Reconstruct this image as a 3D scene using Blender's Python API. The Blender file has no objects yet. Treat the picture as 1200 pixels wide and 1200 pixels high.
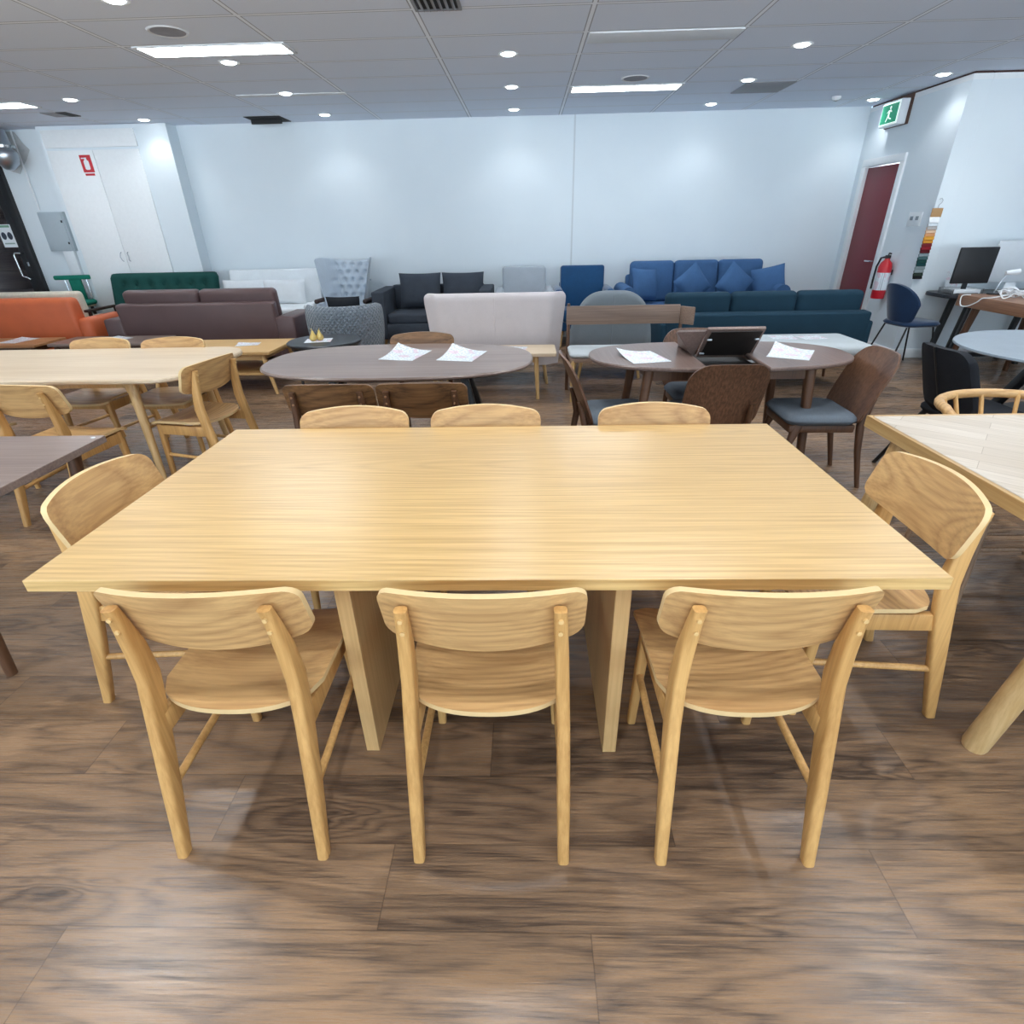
import bpy, bmesh, math, random
from mathutils import Vector, Matrix, Euler
random.seed(7)
SC = bpy.context.scene
COL = SC.collection
PI = math.pi
CZ = 2.843          # ceiling height
TZ = 0.775          # table height

# ---------------------------------------------------------------- helpers
def lin(h):
    h = h.lstrip('#'); o = []
    for i in (0, 2, 4):
        v = int(h[i:i+2], 16) / 255
        o.append(v / 12.92 if v <= .04045 else ((v + .055) / 1.055) ** 2.4)
    return (*o, 1)

class MB:
    """collects shapes and links them as one mesh object"""
    def __init__(s): s.bm = bmesh.new()
    def face(s, pts):
        return s.bm.faces.new([s.bm.verts.new(p) for p in pts])
    def rings(s, rings, caps=True, closed=False):
        vs = [[s.bm.verts.new(p) for p in r] for r in rings]
        n = len(vs[0]); m = len(vs)
        for i in range(m if closed else m - 1):
            a, b = vs[i], vs[(i + 1) % m]
            for k in range(n):
                s.bm.faces.new((a[k], a[(k+1) % n], b[(k+1) % n], b[k]))
        if caps and not closed:
            s.bm.faces.new(vs[0][::-1]); s.bm.faces.new(vs[-1])
        return s
    def box(s, c, d, bev=0, rot=None, seg=2):
        t = bmesh.new(); bmesh.ops.create_cube(t, size=1)
        bmesh.ops.scale(t, vec=d, verts=t.verts)
        if bev: bmesh.ops.bevel(t, geom=t.edges[:], offset=min(bev, .49*min(d)), segments=seg, profile=.5, affect='EDGES')
        M = Matrix.Translation(c)
        if rot: M = M @ Euler(rot).to_matrix().to_4x4()
        bmesh.ops.transform(t, matrix=M, verts=t.verts)
        s.add(t); return s
    def add(s, t):
        me = bpy.data.meshes.new('tmp'); t.to_mesh(me); t.free()
        s.bm.from_mesh(me); bpy.data.meshes.remove(me)
    def prism(s, poly, z0, z1, M=None):
        r0 = [Vector((x, y, z0)) for x, y in poly]; r1 = [Vector((x, y, z1)) for x, y in poly]
        if M: r0 = [M @ p for p in r0]; r1 = [M @ p for p in r1]
        return s.rings([r0, r1])
    def slab(s, poly, z0, z1, e=.004):
        """prism with softened top and bottom rim"""
        n = len(poly); cx = sum(p[0] for p in poly)/n; cy = sum(p[1] for p in poly)/n
        def ins(d):
            o = []
            for i in range(n):
                a, b, c = Vector(poly[i-1]), Vector(poly[i]), Vector(poly[(i+1) % n])
                d1 = (b-a).normalized(); d2 = (c-b).normalized()
                nn = Vector((-(d1.y+d2.y), d1.x+d2.x))
                if nn.length < 1e-6: nn = Vector((-d1.y, d1.x))
                nn.normalize(); cosv = max(.4, nn.dot(Vector((-d1.y, d1.x))))
                o.append(b + nn * d / cosv)
            return o
        ar = sum(poly[i-1][0]*poly[i][1]-poly[i][0]*poly[i-1][1] for i in range(n))
        q = ins(e if ar > 0 else -e)
        f = lambda P, z: [Vector((p[0], p[1], z)) for p in P]
        return s.rings([f(q, z0), f(poly, z0+e), f(poly, z1-e), f(q, z1)])
    def leg(s, path, rnd=.35, n=3):
        """path of (x,y,z,hx,hy): horizontal rounded-rectangle sections"""
        R = []
        for x, y, z, hx, hy in path:
            r = rnd * 2 * min(hx, hy); ring = []
            for q, (sx, sy) in enumerate(((1, 1), (-1, 1), (-1, -1), (1, -1))):
                for k in range(n):
                    a = q*PI/2 + k*PI/2/(n-1)
                    ring.append((x+sx*(hx-r)+r*math.cos(a), y+sy*(hy-r)+r*math.sin(a), z))
            R.append(ring)
        return s.rings(R)
    def tube(s, pts, r, n=8, closed=False):
        P = [Vector(p) for p in pts]; m = len(P)
        rr = r if isinstance(r, (list, tuple)) else [r]*m
        up = Vector((0, 0, 1)); R = []; N = None
        for i in range(m):
            if closed: t = P[(i+1) % m]-P[i-1]
            else: t = P[min(i+1, m-1)]-P[max(i-1, 0)]
            t.normalize()
            if N is None:
                N = t.cross(up)
                if N.length < .1: N = t.cross(Vector((1, 0, 0)))
            N = (N - t*N.dot(t)).normalized(); B = t.cross(N)
            R.append([P[i]+(N*math.cos(2*PI*k/n)+B*math.sin(2*PI*k/n))*rr[i] for k in range(n)])
        return s.rings(R, closed=closed)
    def lathe(s, prof, c=(0, 0, 0), n=28):
        R = [[(c[0]+max(r, 1e-4)*math.cos(2*PI*k/n), c[1]+max(r, 1e-4)*math.sin(2*PI*k/n), c[2]+z) for k in range(n)] for r, z in prof]
        return s.rings(R)
    def shell(s, us, lo, hi, nv, pos, rim=0):
        """thick sheet: pos(u,v,side) with v from lo(u) to hi(u)"""
        g = []
        for sd in (0, 1):
            g.append([[s.bm.verts.new(pos(u, lo(u)+(hi(u)-lo(u))*j/nv, sd)) for j in range(nv+1)] for u in us])
        a, b = g; n = len(us)
        def F(q, _r=False):
            f = s.bm.faces.new(q); f.material_index = rim if _r else 0
        for i in range(n-1):
            for j in range(nv):
                F((a[i][j], a[i+1][j], a[i+1][j+1], a[i][j+1]))
                F((b[i][j], b[i][j+1], b[i+1][j+1], b[i+1][j]))
            F((a[i][0], b[i][0], b[i+1][0], a[i+1][0]), True)
            F((a[i][nv], a[i+1][nv], b[i+1][nv], b[i][nv]), True)
        for j in range(nv):
            F((a[0][j], a[0][j+1], b[0][j+1], b[0][j]), True)
            F((a[n-1][j], b[n-1][j], b[n-1][j+1], a[n-1][j+1]), True)
        return s
    def cushion(s, c, w, h, t, rot=(0, 0, 0), n=12, pin=.05, pw=.42):
        """puffed pillow standing in its own XZ plane, thickness along Y"""
        M = Matrix.Translation(c) @ Euler(rot).to_matrix().to_4x4()
        T = bmesh.new(); G = []
        for sd in (1, -1):
            g = []
            for i in range(n+1):
                row = []
                for j in range(n+1):
                    u, v = 2*i/n-1, 2*j/n-1
                    e = max(0, (1-u*u)*(1-v*v))**pw
                    x = u*w/2*(1-pin*(1-v*v)*abs(u)); z = v*h/2*(1-pin*(1-u*u)*abs(v))
                    row.append(T.verts.new((x, sd*t/2*e, z)))
                g.append(row)
            G.append(g)
            for i in range(n):
                for j in range(n):
                    q = (g[i][j], g[i+1][j], g[i+1][j+1], g[i][j+1])
                    T.faces.new(q[::-1] if sd > 0 else q)
        bmesh.ops.remove_doubles(T, verts=T.verts, dist=1e-5)
        bmesh.ops.transform(T, matrix=M, verts=T.verts)
        s.add(T); return s
    def build(s, name, mat, parent=None, loc=None, sharp=40):
        bmesh.ops.recalc_face_normals(s.bm, faces=s.bm.faces)
        me = bpy.data.meshes.new(name); s.bm.to_mesh(me); s.bm.free()
        for p in me.polygons: p.use_smooth = True
        me.set_sharp_from_angle(angle=math.radians(sharp))
        o = bpy.data.objects.new(name, me); COL.objects.link(o)
        for m in (mat if isinstance(mat, (list, tuple)) else [mat]): me.materials.append(m)
        if parent: o.parent = parent
        if loc: o.location = loc
        return o

def tag(o, label, cat, group=None, kind=None):
    o['label'] = label; o['category'] = cat
    if group: o['group'] = group
    if kind: o['kind'] = kind
    return o
def thing(name, label, cat, loc=(0, 0, 0), rz=0, group=None):
    o = bpy.data.objects.new(name, None); COL.objects.link(o)
    o.empty_display_size = .1; o.location = loc; o.rotation_euler = (0, 0, rz)
    return tag(o, label, cat, group)
def kids(o): return [c for c in COL.objects if c.parent == o]
def dup(root, label, loc, rz=0, group=None):
    def cp(o, par):
        c = o.copy(); COL.objects.link(c); c.parent = par
        for k in kids(o): cp(k, c)
        return c
    r = cp(root, None); r.location = loc; r.rotation_euler = (0, 0, rz); r['label'] = label
    if group: r['group'] = group
    return r
def struct(name, mb, mat):
    o = mb.build(name, mat); o['kind'] = 'structure'; return o
def rrect(x0, y0, x1, y1, r, n=6):
    P = []
    for (cx, cy, a0) in ((x1-r, y1-r, 0), (x0+r, y1-r, PI/2), (x0+r, y0+r, PI), (x1-r, y0+r, 1.5*PI)):
        for k in range(n+1):
            a = a0+PI/2*k/n; P.append((cx+r*math.cos(a), cy+r*math.sin(a)))
    return P
def lerp(a, b, t): return tuple(a[i]+(b[i]-a[i])*t for i in range(len(a)))

# ---------------------------------------------------------------- materials
def nt(name):
    m = bpy.data.materials.new(name); m.use_nodes = True
    t = m.node_tree; b = t.nodes['Principled BSDF']
    return m, t.nodes, t.links, b
def math_(N, L, op, a, b=None, c=None):
    n = N.new('ShaderNodeMath'); n.operation = op
    for i, v in enumerate((a, b, c)):
        if v is None: continue
        if isinstance(v, (int, float)): n.inputs[i].default_value = v
        else: L.new(v, n.inputs[i])
    return n.outputs[0]
def mix_(N, L, f, a, b, mode='MIX'):
    n = N.new('ShaderNodeMix'); n.data_type = 'RGBA'; n.blend_type = mode
    for i, v in ((0, f), (6, a), (7, b)):
        if isinstance(v, (int, float)): n.inputs[i].default_value = v
        elif isinstance(v, tuple): n.inputs[i].default_value = v
        else: L.new(v, n.inputs[i])
    return n.outputs[2]
def noise_(N, L, vec, scale, detail=2, rough=.5, dist=0):
    n = N.new('ShaderNodeTexNoise'); n.inputs['Scale'].default_value = scale
    n.inputs['Detail'].default_value = detail; n.inputs['Roughness'].default_value = rough
    n.inputs['Distortion'].default_value = dist
    if vec is not None: L.new(vec, n.inputs['Vector'])
    return n.outputs['Fac']
def bump_(N, L, b, h, strength=.2, dist=.01):
    n = N.new('ShaderNodeBump'); n.inputs['Strength'].default_value = strength
    n.inputs['Distance'].default_value = dist
    L.new(h, n.inputs['Height']); L.new(n.outputs['Normal'], b.inputs['Normal'])
def ocoord(N, L, rnd=9.0):
    tc = N.new('ShaderNodeTexCoord')
    if not rnd: return tc.outputs['Object']
    oi = N.new('ShaderNodeObjectInfo'); v = N.new('ShaderNodeVectorMath'); v.operation = 'ADD'
    L.new(tc.outputs['Object'], v.inputs[0])
    L.new(math_(N, L, 'MULTIPLY', oi.outputs['Random'], rnd), v.inputs[1])
    return v.outputs[0]
def mapping(N, L, vec, sc):
    m = N.new('ShaderNodeMapping'); m.inputs['Scale'].default_value = sc
    L.new(vec, m.inputs['Vector']); return m.outputs[0]
def wood(name, light, dark, axis=0, rough=.42, rings=9, scale=2.2, amt=.5, fine=.5, spec=.5, stretch=9, pw=1.6):
    m, N, L, b = nt(name)
    v = ocoord(N, L)
    s = [1, 1, 1]; s[axis] = 1/stretch
    big = noise_(N, L, mapping(N, L, v, s), scale, 1.2, .4, .15)
    ring = math_(N, L, 'PINGPONG', math_(N, L, 'MULTIPLY', big, rings), 1)
    ring = math_(N, L, 'POWER', ring, pw)
    s2 = [1, 1, 1]; s2[axis] = 1/45
    fn = noise_(N, L, mapping(N, L, v, s2), 90, 4, .6)
    fn = math_(N, L, 'MULTIPLY_ADD', fn, 3.6, -1.3); fn.node.use_clamp = True
    tone = noise_(N, L, mapping(N, L, v, s), 1.1, 1)
    f = math_(N, L, 'ADD', math_(N, L, 'MULTIPLY', ring, amt), math_(N, L, 'MULTIPLY', fn, fine))
    f = math_(N, L, 'ADD', f, math_(N, L, 'MULTIPLY_ADD', tone, .5, -.3))
    f.node.use_clamp = True
    L.new(mix_(N, L, f, lin(light), lin(dark)), b.inputs['Base Color'])
    b.inputs['Roughness'].default_value = rough
    b.inputs['Specular IOR Level'].default_value = spec
    bump_(N, L, b, fn, .06, .002)
    return m
def fabric(name, colr, rough=.9, scale=220, var=.25, sheen=.0, bump=.25):
    m, N, L, b = nt(name); v = ocoord(N, L)
    n = noise_(N, L, v, scale, 3, .6); n2 = noise_(N, L, v, 7, 3, .6)
    c = lin(colr); d = tuple(x*(1-var) for x in c[:3])+(1,); e = tuple(min(1, x*(1+var)) for x in c[:3])+(1,)
    f = math_(N, L, 'ADD', math_(N, L, 'MULTIPLY', n, .6), math_(N, L, 'MULTIPLY', n2, .4))
    L.new(mix_(N, L, math_(N, L, 'MULTIPLY_ADD', f, 2.4, -.7), d, e), b.inputs['Base Color'])
    b.inputs['Roughness'].default_value = rough
    b.inputs['Specular IOR Level'].default_value = .25
    if sheen:
        b.inputs['Sheen Weight'].default_value = sheen; b.inputs['Sheen Roughness'].default_value = .4
    bump_(N, L, b, n, bump, .003)
    return m
def plain(name, colr, rough=.5, metal=0, spec=.5, var=.04, em=0, emc=None):
    m, N, L, b = nt(name)
    n = noise_(N, L, ocoord(N, L), 25, 3)
    c = lin(colr); d = tuple(x*(1-var*2) for x in c[:3])+(1,)
    L.new(mix_(N, L, n, c, d), b.inputs['Base Color'])
    b.inputs['Roughness'].default_value = rough; b.inputs['Metallic'].default_value = metal
    b.inputs['Specular IOR Level'].default_value = spec
    if em:
        b.inputs['Emission Color'].default_value = lin(emc or colr); b.inputs['Emission Strength'].default_value = em
    return m
def leather(name, colr, rough=.42):
    m, N, L, b = nt(name); v = ocoord(N, L)
    vo = N.new('ShaderNodeTexVoronoi'); vo.inputs['Scale'].default_value = 160; L.new(v, vo.inputs['Vector'])
    n2 = noise_(N, L, v, 5, 3)
    c = lin(colr)
    L.new(mix_(N, L, n2, tuple(x*.86 for x in c[:3])+(1,), tuple(x*1.14 for x in c[:3])+(1,)), b.inputs['Base Color'])
    b.inputs['Roughness'].default_value = rough; bump_(N, L, b, vo.outputs['Distance'], .12, .002)
    return m
def emit(name, colr, strength):
    m, N, L, b = nt(name)
    b.inputs['Base Color'].default_value = lin(colr)
    b.inputs['Emission Color'].default_value = lin(colr); b.inputs['Emission Strength'].default_value = strength
    return m

def floor_mat():
    m, N, L, b = nt('walnut_laminate')
    tc = N.new('ShaderNodeTexCoord'); sp = N.new('ShaderNodeSeparateXYZ'); L.new(tc.outputs['Object'], sp.inputs[0])
    X, Y = sp.outputs[0], sp.outputs[1]
    W, LN = .2165, 1.33
    yr = math_(N, L, 'DIVIDE', math_(N, L, 'SUBTRACT', Y, .7105), W)
    row = math_(N, L, 'FLOOR', yr); fy = math_(N, L, 'FRACT', yr)
    xr = math_(N, L, 'DIVIDE', math_(N, L, 'ADD', math_(N, L, 'SUBTRACT', X, -.385), math_(N, L, 'MULTIPLY', row, .535)), LN)
    col = math_(N, L, 'FLOOR', xr); fx = math_(N, L, 'FRACT', xr)
    cb = N.new('ShaderNodeCombineXYZ'); L.new(row, cb.inputs[0]); L.new(col, cb.inputs[1])
    wn = N.new('ShaderNodeTexWhiteNoise'); wn.noise_dimensions = '3D'; L.new(cb.outputs[0], wn.inputs['Vector'])
    off = N.new('ShaderNodeVectorMath'); off.operation = 'MULTIPLY_ADD'
    L.new(wn.outputs['Color'], off.inputs[0]); off.inputs[1].default_value = (31, 17, 23); L.new(tc.outputs['Object'], off.inputs[2])
    v = off.outputs[0]
    v1 = mapping(N, L, v, (.8, 6.0, 1))
    big = noise_(N, L, v1, 1.1, 3.0, .5, .5)
    fn = noise_(N, L, mapping(N, L, v, (2.2, 70, 1)), 3.2, 6, .7)
    fn = math_(N, L, 'MULTIPLY_ADD', fn, 3.6, -1.3); fn.node.use_clamp = True
    tone = noise_(N, L, mapping(N, L, v, (.9, 3.2, 1)), 1.4, 3, .6)
    vo = N.new('ShaderNodeTexVoronoi'); vo.inputs['Scale'].default_value = 1.0
    wob = N.new('ShaderNodeVectorMath'); wob.operation = 'ADD'
    L.new(mapping(N, L, v, (.95, 3.6, 1)), wob.inputs[0]); L.new(math_(N, L, 'MULTIPLY', noise_(N, L, mapping(N, L, v, (3, 9, 1)), 2, 2), .22), wob.inputs[1])
    L.new(wob.outputs[0], vo.inputs['Vector'])
    kn = math_(N, L, 'SUBTRACT', 1, math_(N, L, 'MULTIPLY', vo.outputs['Distance'], 2.6)); kn.node.use_clamp = True
    ring = math_(N, L, 'PINGPONG', math_(N, L, 'ADD', math_(N, L, 'MULTIPLY', big, 15), math_(N, L, 'MULTIPLY', math_(N, L, 'POWER', kn, 2), 9)), 1)
    ring = math_(N, L, 'POWER', ring, 1.5)
    f = math_(N, L, 'ADD', math_(N, L, 'MULTIPLY', ring, .36), math_(N, L, 'MULTIPLY', fn, .55))
    f = math_(N, L, 'ADD', f, math_(N, L, 'MULTIPLY_ADD', tone, 1.2, -.62))
    f = math_(N, L, 'ADD', f, math_(N, L, 'MULTIPLY_ADD', wn.outputs['Value'], .3, -.15))
    f = math_(N, L, 'ADD', f, math_(N, L, 'MULTIPLY', math_(N, L, 'POWER', kn, 5), .7)); f.node.use_clamp = True
    cr = N.new('ShaderNodeValToRGB'); L.new(f, cr.inputs[0])
    e = cr.color_ramp.elements
    e[0].position = .0; e[0].color = lin('#94765a'); e[1].position = 1; e[1].color = lin('#382b23')
    x = e.new(.4); x.color = lin('#78604b'); x = e.new(.7); x.color = lin('#594739')
    ey = math_(N, L, 'LESS_THAN', math_(N, L, 'PINGPONG', math_(N, L, 'ADD', fy, .0), .5), .008)
    ex = math_(N, L, 'LESS_THAN', math_(N, L, 'PINGPONG', fx, .5), .0012)
    edge = math_(N, L, 'MAXIMUM', ey, ex)
    L.new(mix_(N, L, math_(N, L, 'MULTIPLY', edge, .45), cr.outputs[0], lin('#2c2019')), b.inputs['Base Color'])
    r = math_(N, L, 'MULTIPLY_ADD', fn, .12, .23)
    L.new(r, b.inputs['Roughness']); b.inputs['Specular IOR Level'].default_value = .5
    h = math_(N, L, 'SUBTRACT', math_(N, L, 'MULTIPLY', fn, -.3), edge)
    bump_(N, L, b, h, .12, .002)
    return m
def ceiling_mat():
    m, N, L, b = nt('mineral_tile')
    tc = N.new('ShaderNodeTexCoord'); sp = N.new('ShaderNodeSeparateXYZ'); L.new(tc.outputs['Object'], sp.inputs[0])
    fx = math_(N, L, 'FRACT', math_(N, L, 'DIVIDE', math_(N, L, 'ADD', sp.outputs[0], .735+12), 1.2))
    fy = math_(N, L, 'FRACT', math_(N, L, 'DIVIDE', math_(N, L, 'ADD', sp.outputs[1], -5.355+12), .6))
    dx = math_(N, L, 'MULTIPLY', math_(N, L, 'PINGPONG', fx, .5), 1.2)
    dy = math_(N, L, 'MULTIPLY', math_(N, L, 'PINGPONG', fy, .5), .6)
    d = math_(N, L, 'MINIMUM', dx, dy)
    bar = math_(N, L, 'LESS_THAN', d, .013)
    gap = math_(N, L, 'LESS_THAN', d, .022)
    n = noise_(N, L, tc.outputs['Object'], 160, 3, .7)
    base = mix_(N, L, n, lin('#e8f0fb'), lin('#d5dfee'))
    c = mix_(N, L, math_(N, L, 'MULTIPLY', gap, .55), base, lin('#606268'))
    c = mix_(N, L, bar, c, lin('#eff5fd'))
    L.new(c, b.inputs['Base Color']); b.inputs['Roughness'].default_value = .95
    b.inputs['Specular IOR Level'].default_value = .15
    return m
def wall_mat():
    m, N, L, b = nt('wall_paint'); v = ocoord(N, L, 0)
    n = noise_(N, L, v, 1.3, 3); n2 = noise_(N, L, v, 140, 2)
    L.new(mix_(N, L, n, lin('#e4ecf0'), lin('#dae3e9')), b.inputs['Base Color'])
    b.inputs['Roughness'].default_value = .6; b.inputs['Specular IOR Level'].default_value = .3
    bump_(N, L, b, n2, .05, .002)
    return m
def paper_mat(name, sc=1.0):
    m, N, L, b = nt(name); v = ocoord(N, L, 0)
    sp = N.new('ShaderNodeSeparateXYZ'); L.new(v, sp.inputs[0])
    row = math_(N, L, 'LESS_THAN', math_(N, L, 'FRACT', math_(N, L, 'MULTIPLY', sp.outputs[1], 55*sc)), .4)
    gaps = math_(N, L, 'GREATER_THAN', noise_(N, L, mapping(N, L, v, (60*sc, 55*sc, 1)), 1, 0), .48)
    blk = math_(N, L, 'GREATER_THAN', noise_(N, L, mapping(N, L, v, (1, 1, 1)), 11*sc, 0), .6)
    c = mix_(N, L, math_(N, L, 'MULTIPLY', math_(N, L, 'MULTIPLY', row, gaps), .55), lin('#dde3e8'), lin('#4c5a68'))
    c = mix_(N, L, math_(N, L, 'MULTIPLY', blk, .5), c, lin('#d3a3b2'))
    L.new(c, b.inputs['Base Color']); b.inputs['Roughness'].default_value = .45
    return m
def quilt_mat(name, colr, sc=16):
    m, N, L, b = nt(name); tc = N.new('ShaderNodeTexCoord'); sp = N.new('ShaderNodeSeparateXYZ'); L.new(tc.outputs['Object'], sp.inputs[0])
    ang = math_(N, L, 'ARCTAN2', sp.outputs[1], sp.outputs[0])
    a = math_(N, L, 'MULTIPLY', ang, sc*.48); z = math_(N, L, 'MULTIPLY', sp.outputs[2], sc)
    d1 = math_(N, L, 'PINGPONG', math_(N, L, 'ADD', a, z), .5); d2 = math_(N, L, 'PINGPONG', math_(N, L, 'SUBTRACT', a, z), .5)
    d = math_(N, L, 'MINIMUM', d1, d2)
    h = math_(N, L, 'POWER', math_(N, L, 'MULTIPLY', d, 2), .5)
    n = noise_(N, L, tc.outputs['Object'], 60, 4, .7)
    c = lin(colr)
    L.new(mix_(N, L, n, tuple(x*.6 for x in c[:3])+(1,), tuple(min(1, x*1.4) for x in c[:3])+(1,)), b.inputs['Base Color'])
    b.inputs['Roughness'].default_value = .75; b.inputs['Sheen Weight'].default_value = .4
    bump_(N, L, b, h, .9, .02)
    return m
def parquet_mat():
    m, N, L, b = nt('pale_parquet'); v = ocoord(N, L, 0)
    r = N.new('ShaderNodeVectorRotate'); r.rotation_type = 'Z_AXIS'; r.inputs['Angle'].default_value = math.radians(40); L.new(v, r.inputs['Vector'])
    br = N.new('ShaderNodeTexBrick'); L.new(r.outputs[0], br.inputs['Vector'])
    br.inputs['Scale'].default_value = 1; br.inputs['Brick Width'].default_value = .6; br.inputs['Row Height'].default_value = .09
    br.inputs['Mortar Size'].default_value = .0012; br.inputs['Color1'].default_value = lin('#d6cabb'); br.inputs['Color2'].default_value = lin('#c2b3a0'); br.inputs['Mortar'].default_value = lin('#9a8972')
    fn = noise_(N, L, mapping(N, L, r.outputs[0], (1.2, 30, 1)), 4, 5, .6)
    c = mix_(N, L, math_(N, L, 'MULTIPLY_ADD', fn, 1.6, -.5), br.outputs['Color'], lin('#a89a88'))
    L.new(c, b.inputs['Base Color']); b.inputs['Roughness'].default_value = .35
    return m

OAKT = wood('oak_tabletop', '#dab679', '#b0884e', 0, .30, rings=120, scale=1.7, amt=.3, fine=.6, stretch=11, pw=2.0)
_b = OAKT.node_tree.nodes['Principled BSDF']; _b.inputs['Coat Weight'].default_value = .8; _b.inputs['Coat Roughness'].default_value = .3
OAKS = wood('oak_veneer', '#d2a972', '#94693f', 0, .42, rings=70, scale=2.0, amt=.38, fine=.36, stretch=7, pw=1.8)
OAKL = wood('oak_solid', '#d6a869', '#a5763f', 2, .42, rings=7, scale=3.0, amt=.45, fine=.4)
OAKE = wood('oak_side', '#d6b07a', '#b68c54', 2, .4, rings=8, scale=2.2, amt=.35, fine=.5)
PLYE = plain('ply_edge', '#dfc08c', .5)
CAP = plain('dowel_end', '#d9b47a', .5); CAPW = plain('dowel_end_brown', '#98714f', .5)
PAOAK = wood('pale_oak', '#d6c3a8', '#b79d7c', 0, .4, rings=8, scale=2, amt=.35, fine=.5)
PAOAKL = wood('pale_oak_leg', '#cfae7c', '#ad8852', 2, .45, rings=6, scale=3, amt=.35)
WALS = wood('walnut_veneer', '#87623f', '#4a3222', 0, .4, rings=45, scale=2.2, amt=.5, fine=.55, stretch=6, pw=2)
WALV = wood('walnut_veneer_upright', '#73513c', '#3d281c', 2, .38, rings=9, scale=2.0, amt=.4, fine=.6)
WALL_ = wood('walnut_solid', '#654631', '#3e281b', 2, .42, rings=6, scale=3, amt=.4)
WALTOP = wood('grey_walnut_top', '#8d7b72', '#5f5049', 0, .3, rings=8, scale=1.8, amt=.3, fine=.5)
WALTOP2 = wood('dark_walnut_top', '#7b675f', '#554741', 1, .3, rings=8, scale=1.8, amt=.3, fine=.5)
FLOOR = floor_mat(); CEIL = ceiling_mat(); WALL = wall_mat(); PAPER = paper_mat('printed_paper'); PAPER2 = paper_mat('printed_card', 2)
WHITE = plain('white_paint', '#eef1f2', .45); WHITEP = plain('white_plastic', '#e9edf0', .4)
BLACK = plain('black_metal', '#121214', .4); BLACKP = plain('black_plastic', '#1a1b1e', .5)
STEEL = plain('brushed_steel', '#b9bec4', .32, 1); CHROME = plain('bright_steel', '#dadde0', .2, 1)
SKYW, FILLW = 3.2, 10.0
# ---------------------------------------------------------------- camera
cam = bpy.data.cameras.new('camera'); co = bpy.data.objects.new('camera', cam); COL.objects.link(co)
cam.sensor_fit = 'HORIZONTAL'; cam.sensor_width = 36; cam.lens = 36*637.95/1200; cam.clip_start = .05
pit, yaw, rol = .485064, .0326328, -.0217645
fw = Vector((-math.sin(yaw)*math.cos(pit), math.cos(yaw)*math.cos(pit), -math.sin(pit)))
r0 = Vector((math.cos(yaw), math.sin(yaw), 0)); u0 = r0.cross(fw)
rt = r0*math.cos(rol)+u0*math.sin(rol); up = rt.cross(fw)
co.matrix_world = Matrix(((rt.x, up.x, -fw.x, 0), (rt.y, up.y, -fw.y, 0), (rt.z, up.z, -fw.z, 1.56), (0, 0, 0, 1)))
SC.camera = co
SC.view_settings.view_transform = 'Standard'; SC.view_settings.look = 'None'
SC.view_settings.gamma = 1; SC.view_settings.use_curve_mapping = False
SC.view_settings.exposure = 0.14
SC.cycles.max_bounces = 8; SC.cycles.diffuse_bounces = 5; SC.cycles.glossy_bounces = 4
SC.cycles.sample_clamp_indirect = 6; SC.cycles.caustics_reflective = False; SC.cycles.caustics_refractive = False
w = bpy.data.worlds.new('world'); SC.world = w; w.use_nodes = True
bg = w.node_tree.nodes['Background']; WN, WL = w.node_tree.nodes, w.node_tree.links
tc = WN.new('ShaderNodeTexCoord'); sx_ = WN.new('ShaderNodeSeparateXYZ'); WL.new(tc.outputs['Generated'], sx_.inputs[0])
WL.new(mix_(WN, WL, math_(WN, WL, 'GREATER_THAN', sx_.outputs[2], 0), (.66, .77, .86, 1), (.66, .84, 1, 1)), bg.inputs[0])   # added glow below as assumed pavement, brightening the ceiling; sky above
WL.new(math_(WN, WL, 'MULTIPLY_ADD', math_(WN, WL, 'GREATER_THAN', sx_.outputs[2], 0), SKYW-FILLW, FILLW), bg.inputs[1])

# ---------------------------------------------------------------- room shell
XL, XR, YB, YF = -9.4, 8.0, 8.87, -5.0
struct('floor', MB().box(((XL+XR)/2, (YB+.3+YF)/2, -.05), (XR-XL+.4, YB+.3-YF+.4, .1)), FLOOR)
struct('ceiling', MB().box(((XL+XR)/2, (YB+YF)/2, CZ+.05), (XR-XL+.4, YB-YF+.8, .1)), CEIL)
def wallbox(name, x0, x1, y0, y1, z0=0, z1=CZ): return struct(name, MB().box(((x0+x1)/2, (y0+y1)/2, (z0+z1)/2), (x1-x0, y1-y0, z1-z0)), WALL)
wallbox('wall_back', -6.5, 4.53, YB, YB+.2)
mb = MB()
for a in ((-7.36, -6.5, 0, CZ), (-8.66, -7.36, 2.46, CZ), (XL-.2, -8.66, 0, CZ)):
    mb.box(((a[0]+a[1])/2, YB+.09, (a[2]+a[3])/2), (a[1]-a[0], .2, a[3]-a[2]))
struct('wall_recess', mb, WALL)
mb = MB()   # right return wall with the doorway left open
D0, D1, DH = 7.86, 8.64, 2.15
for y0, y1, z0, z1 in ((7.02, D0, 0, CZ-.07), (D1, YB+.2, 0, CZ-.07), (D0, D1, DH, CZ-.07)):
    mb.box((4.63, (y0+y1)/2, (z0+z1)/2), (.2, y1-y0, z1-z0))
struct('wall_return', mb, WALL)
wallbox('wall_front_facing', 4.731, XR+.2, 7.02, 7.22, 0, CZ-.07)
wallbox('wall_right', XR, XR+.2, YF, 7.02); wallbox('wall_left', XL-.2, XL, YF, YB)
mb = MB()
for k in range(8): mb.box((XL+k*(XR-XL)/7, YF-.1, CZ/2), (.09, .12, CZ), .003)
mb.box(((XL+XR)/2, YF-.1, .06), (XR-XL, .12, .12)); mb.box(((XL+XR)/2, YF-.1, CZ-.06), (XR-XL, .12, .12))
struct('added_window_1', mb, BLACK)  # assumed shopfront, added behind the camera to let daylight in
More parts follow.
